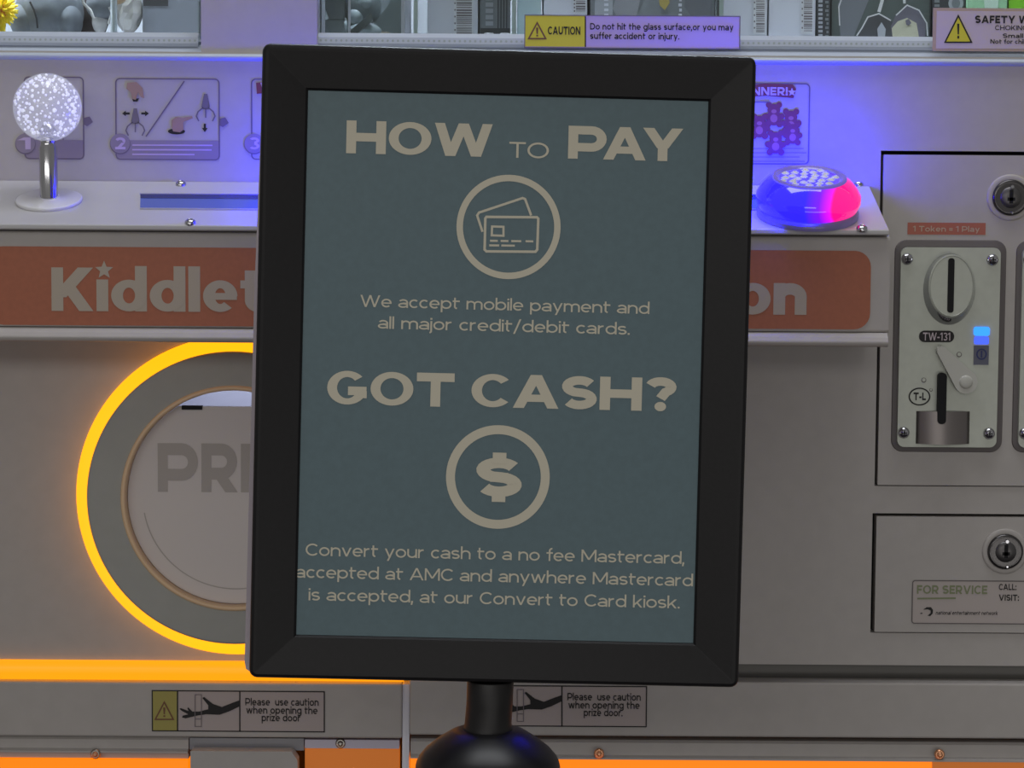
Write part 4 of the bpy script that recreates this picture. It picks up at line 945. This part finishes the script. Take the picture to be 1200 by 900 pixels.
for k in range(n2 + 1):
    a = -math.pi / 2 + math.pi * k / n2; loops.append([c + Vector((.0100 * max(.03, math.cos(a)) * math.cos(2 * math.pi * i / n1) * rnd.uniform(.82, 1.12), .012 * max(.03, math.cos(a)) * math.sin(2 * math.pi * i / n1) * rnd.uniform(.85, 1.1), .0185 * math.sin(a))) for i in range(n1)])
q.loops(loops, cm('crumpled_film', (190, 186, 180), rough=.25, coat=.6), smooth=False); q.build('wrapping', t)
q = MB(); q.sphere(c + Vector((-.004, -.009, .004)), .0045, cm('toy_tan', (176, 150, 120), rough=.5), 14, 10, (1.1, .7, 1)); q.build('toy_inside', t)
def art_g(q, fr): rpx(q, fr, 168, -40, 197, 7, .0004, DARKC); rpx(q, fr, 204, -40, 232, -8, .0004, GREYC)
prize_box('slate_carton', 'plain slate grey carton with a dark print patch, against the lilac pillar', 'box', 167, 233, .06, .09, .18, cm('carton_slate', (126, 130, 140)), GREYC, art_g)

# ================================================================== the sign on its post
TILT, YAW = math.radians(2.5), math.radians(1.5)
NS = Vector((math.sin(YAW) * math.cos(TILT), -math.cos(YAW) * math.cos(TILT), math.sin(TILT)))
O0 = CAM + ray(583, 428) * 1.16
TL, TR, BR, BL = [hit(x, y, O0, NS) for x, y in ((306.5, 51), (889, 66), (863.5, 806), (292.5, 794.5))]
ev = ((TL - BL).normalized() + (TR - BR).normalized()).normalized(); eu = ((TR - TL).normalized() + (BR - BL).normalized()).normalized()
ev = (ev - eu * ev.dot(eu) * 0.5).normalized(); eu = (eu - ev * eu.dot(ev)).normalized()
FSG = Frame(O0, eu, ev)
cor = [FSG.px(x, y) for x, y in ((306.5, 51), (889, 66), (863.5, 806), (292.5, 794.5))]
sx0 = (cor[0][0] + cor[3][0]) / 2; sx1 = (cor[1][0] + cor[2][0]) / 2; sy1 = (cor[0][1] + cor[1][1]) / 2; sy0 = (cor[2][1] + cor[3][1]) / 2
inn = [FSG.px(x, y) for x, y in ((362, 107), (837, 115.5), (808.5, 755), (344.5, 746))]
ix0 = (inn[0][0] + inn[3][0]) / 2; ix1 = (inn[1][0] + inn[2][0]) / 2; iy1 = (inn[0][1] + inn[1][1]) / 2; iy0 = (inn[2][1] + inn[3][1]) / 2
PS = (cor[1] [0] - cor[0][0]) / 582.5          # metres per photograph pixel on the sign
foot = FSG.at((sx0 + sx1) / 2, sy0)
post_c = hit(572, 850, Vector((0, foot.y + 0.012, 0)), Vector((0, 1, 0)))
stand = empty('sign_stand', (post_c.x, post_c.y, 0), 'black framed payment sign on a black post, in front of the claw machine', 'sign')
m = MB()
def fl(d, h):
    k = min(1, d / 0.02)
    x0, y0, x1, y1 = sx0 + d, sy0 + d, sx1 - d, sy1 - d
    if d > 0.015: x0, y0, x1, y1 = (ix0 - (1 - d / 0.023) * 0.0, iy0, ix1, iy1)
    return [FSG.at(u, v, h) for u, v in rrect(x0, y0, x1, y1, max(0.0042 - d, 0.0002), 5)]
def inner(e, h): return [FSG.at(u, v, h) for u, v in rrect(ix0 - e, iy0 - e, ix1 + e, iy1 + e, 0.0002, 5)]
m.loops([fl(0.0008, -0.014), fl(0, -0.0128), fl(0, -0.0020), fl(0.0006, -0.0006), fl(0.0020, 0.0), fl(0.0034, -0.0002), inner(0.0012, -0.0046), inner(0.0002, -0.0056), inner(0, -0.0066)], FRAMEB, False, False, False)
m.build('frame', stand)
m = MB(); m.flat(FSG, rect(ix0 - .002, iy0 - .002, ix1 + .002, iy1 + .002), -0.0064, POSTER)
HP = -0.0062
def W(s, x0, x1, yb, y1, cap, t, gap=.085): wpx(m, FSG, s, x0, x1, yb, cap, t, PRINT, HP, gap, y1)
W('HOW', 405.5, 577, 179.5, 184, 38.5, .18, .05); W('TO', 596.5, 643, 184.5, 186, 18.5, .085, .06); W('PAY', 665.5, 799.5, 186, 189, 38.5, .18, -.06)
W('GOT', 383, 532, 473.5, 477, 39.5, .18, .06); W('CASH?', 552, 792, 477.5, 481.5, 39, .18, .05)
W('We accept mobile payment and', 422, 761, 361, 366.5, 14, .092, .055); W('all major credit/debit cards.', 443, 738, 386, 391.2, 14, .092, .055)
W('Convert your cash to a no fee Mastercard,', 358, 802, 653.5, 658.5, 14.3, .092, .055); W('accepted at AMC and anywhere Mastercard', 346.5, 812, 679, 685, 14.3, .092, .055); W('is accepted, at our Convert to Card kiosk.', 361.5, 796.5, 705.5, 711, 14.3, .092, .055)
W('$', 557.5, 611, 582, 582.6, 46, .185)
def circle(cx, cy, r, th):
    u, v = FSG.px(cx, cy, HP)
    for s in stroke(ell(u, v, (r - th / 2) * PS, (r - th / 2) * PS, 72), th * PS, True): m.flat(FSG, s, HP, PRINT)
circle(596, 266, 61.5, 7.6); circle(583.5, 559, 61.5, 10.6)
def ln(pts, th, closed=False):
    q = [FSG.px(x, y, HP) for x, y in pts]
    for s in stroke(q, th * PS, closed): m.flat(FSG, s, HP, PRINT)
def cq(x, y): return (340 + x / 2.4, 100 + y / 2.4)
ln([cq(*p) for p in ((552, 370), (694, 371), (698, 375), (695, 462), (690, 468), (552, 467), (547, 462), (549, 374))], 3.0, True)
ln([cq(*p) for p in ((568, 397), (600, 398), (600, 423), (567, 422))], 2.6, True)
for a, b, y in ((562, 584, 437), (592, 614, 437.5), (622, 650, 438), (662, 684, 438.5), (560, 588, 450), (594, 632, 450.5)): ln([cq(a, y), cq(b, y + .4)], 2.4)
ln([cq(*p) for p in ((541, 412), (526, 366), (531, 358), (654, 317), (661, 320), (678, 366))], 2.8)
m.build('poster', stand)
# pale metal back tray, a hair proud of the frame on the left
m = MB()
def traylp(h):
    return [FSG.at(u, v, h) for u, v in [(sx0 + .004, sy0 + .0012), (sx1 - .006, sy0 + .0012), (sx1 - .004, sy0 + .006), (sx1 - .004, sy1 - .004), (sx0 + .004, sy1 - .004), (sx0 - .0004, sy1 - .0075), (sx0 - .0026, sy0 + .20), (sx0 - .0036, sy0 + .006), (sx0 - .0028, sy0 + .0022), (sx0 - .0002, sy0 + .0006)][::1]]
m.loops([traylp(-0.0185), traylp(-0.0142)], ALU, True, True, False); m.build('back_tray', stand)
# neck, ball cap and post
ax = (foot - post_c).normalized()
ntop = FSG.at((sx0 + sx1) / 2 - 0.004, sy0 + .004, -0.0102)
m = MB(); m.prism(FSG, rrect(FSG.px(548, 800)[0], sy0 - .016, FSG.px(603, 800)[0], sy0 + .03, .002), -0.0300, -0.0187, BLACKP); m.build('clamp', stand)
sc_post = (post_c - CAM).dot(FWD) / FPX
rn = 27.5 * sc_post
nb = Vector((post_c.x, post_c.y, onY(572, 856, post_c.y).z))
m = MB(); up = Vector((0, 0, 1))
ntp = Vector((onY(575, 797, post_c.y).x, post_c.y, foot.z - 0.0012)); d = ntp - nb
def disc(c, r, n=40): return [c + Vector((r * math.cos(2 * math.pi * i / n), r * math.sin(2 * math.pi * i / n), 0)) for i in range(n)]
m.loops([disc(nb - up * .002, rn * 1.10), disc(nb + up * .0014, rn * 1.04), disc(nb + up * .004, rn), disc(nb + d * .5, rn * .985), disc(ntp - up * .001, rn * .985), disc(ntp, rn * .95)], BLACKP); m.build('neck', stand)
zc = nb.z; rp = 85 * sc_post
SHINY = mat('glossy_black_cap', (20, 19, 21), 0.36)
prof = [(rp * .2, 0.0005), (rp * .40, 0.0010), (rp * .52, -.0006), (rp * .70, -.0050), (rp * .86, -.0098), (rp * .955, -.0140), (rp * .985, -.0165), (rp, -.0190), (rp * .998, -.026), (rp * .93, -.033), (rp * .92, -.050)]
m = MB(); m.lathe((nb.x, nb.y, zc), (0, 0, 1), prof, SHINY, 56, cap1=False); m.build('post_cap', stand)
m = MB(); m.lathe((nb.x, nb.y, 0), (0, 0, 1), [(rp * .86, .028), (rp * .86, zc - .045)], BLACKP, 48); m.build('post', stand)
m = MB(); m.lathe((nb.x, nb.y, 0), (0, 0, 1), [(.165, 0.0005), (.168, .006), (.162, .014), (.10, .022), (rp * 1.1, .030), (rp * .9, .034)], BLACKP, 64); m.build('base_plate', stand)
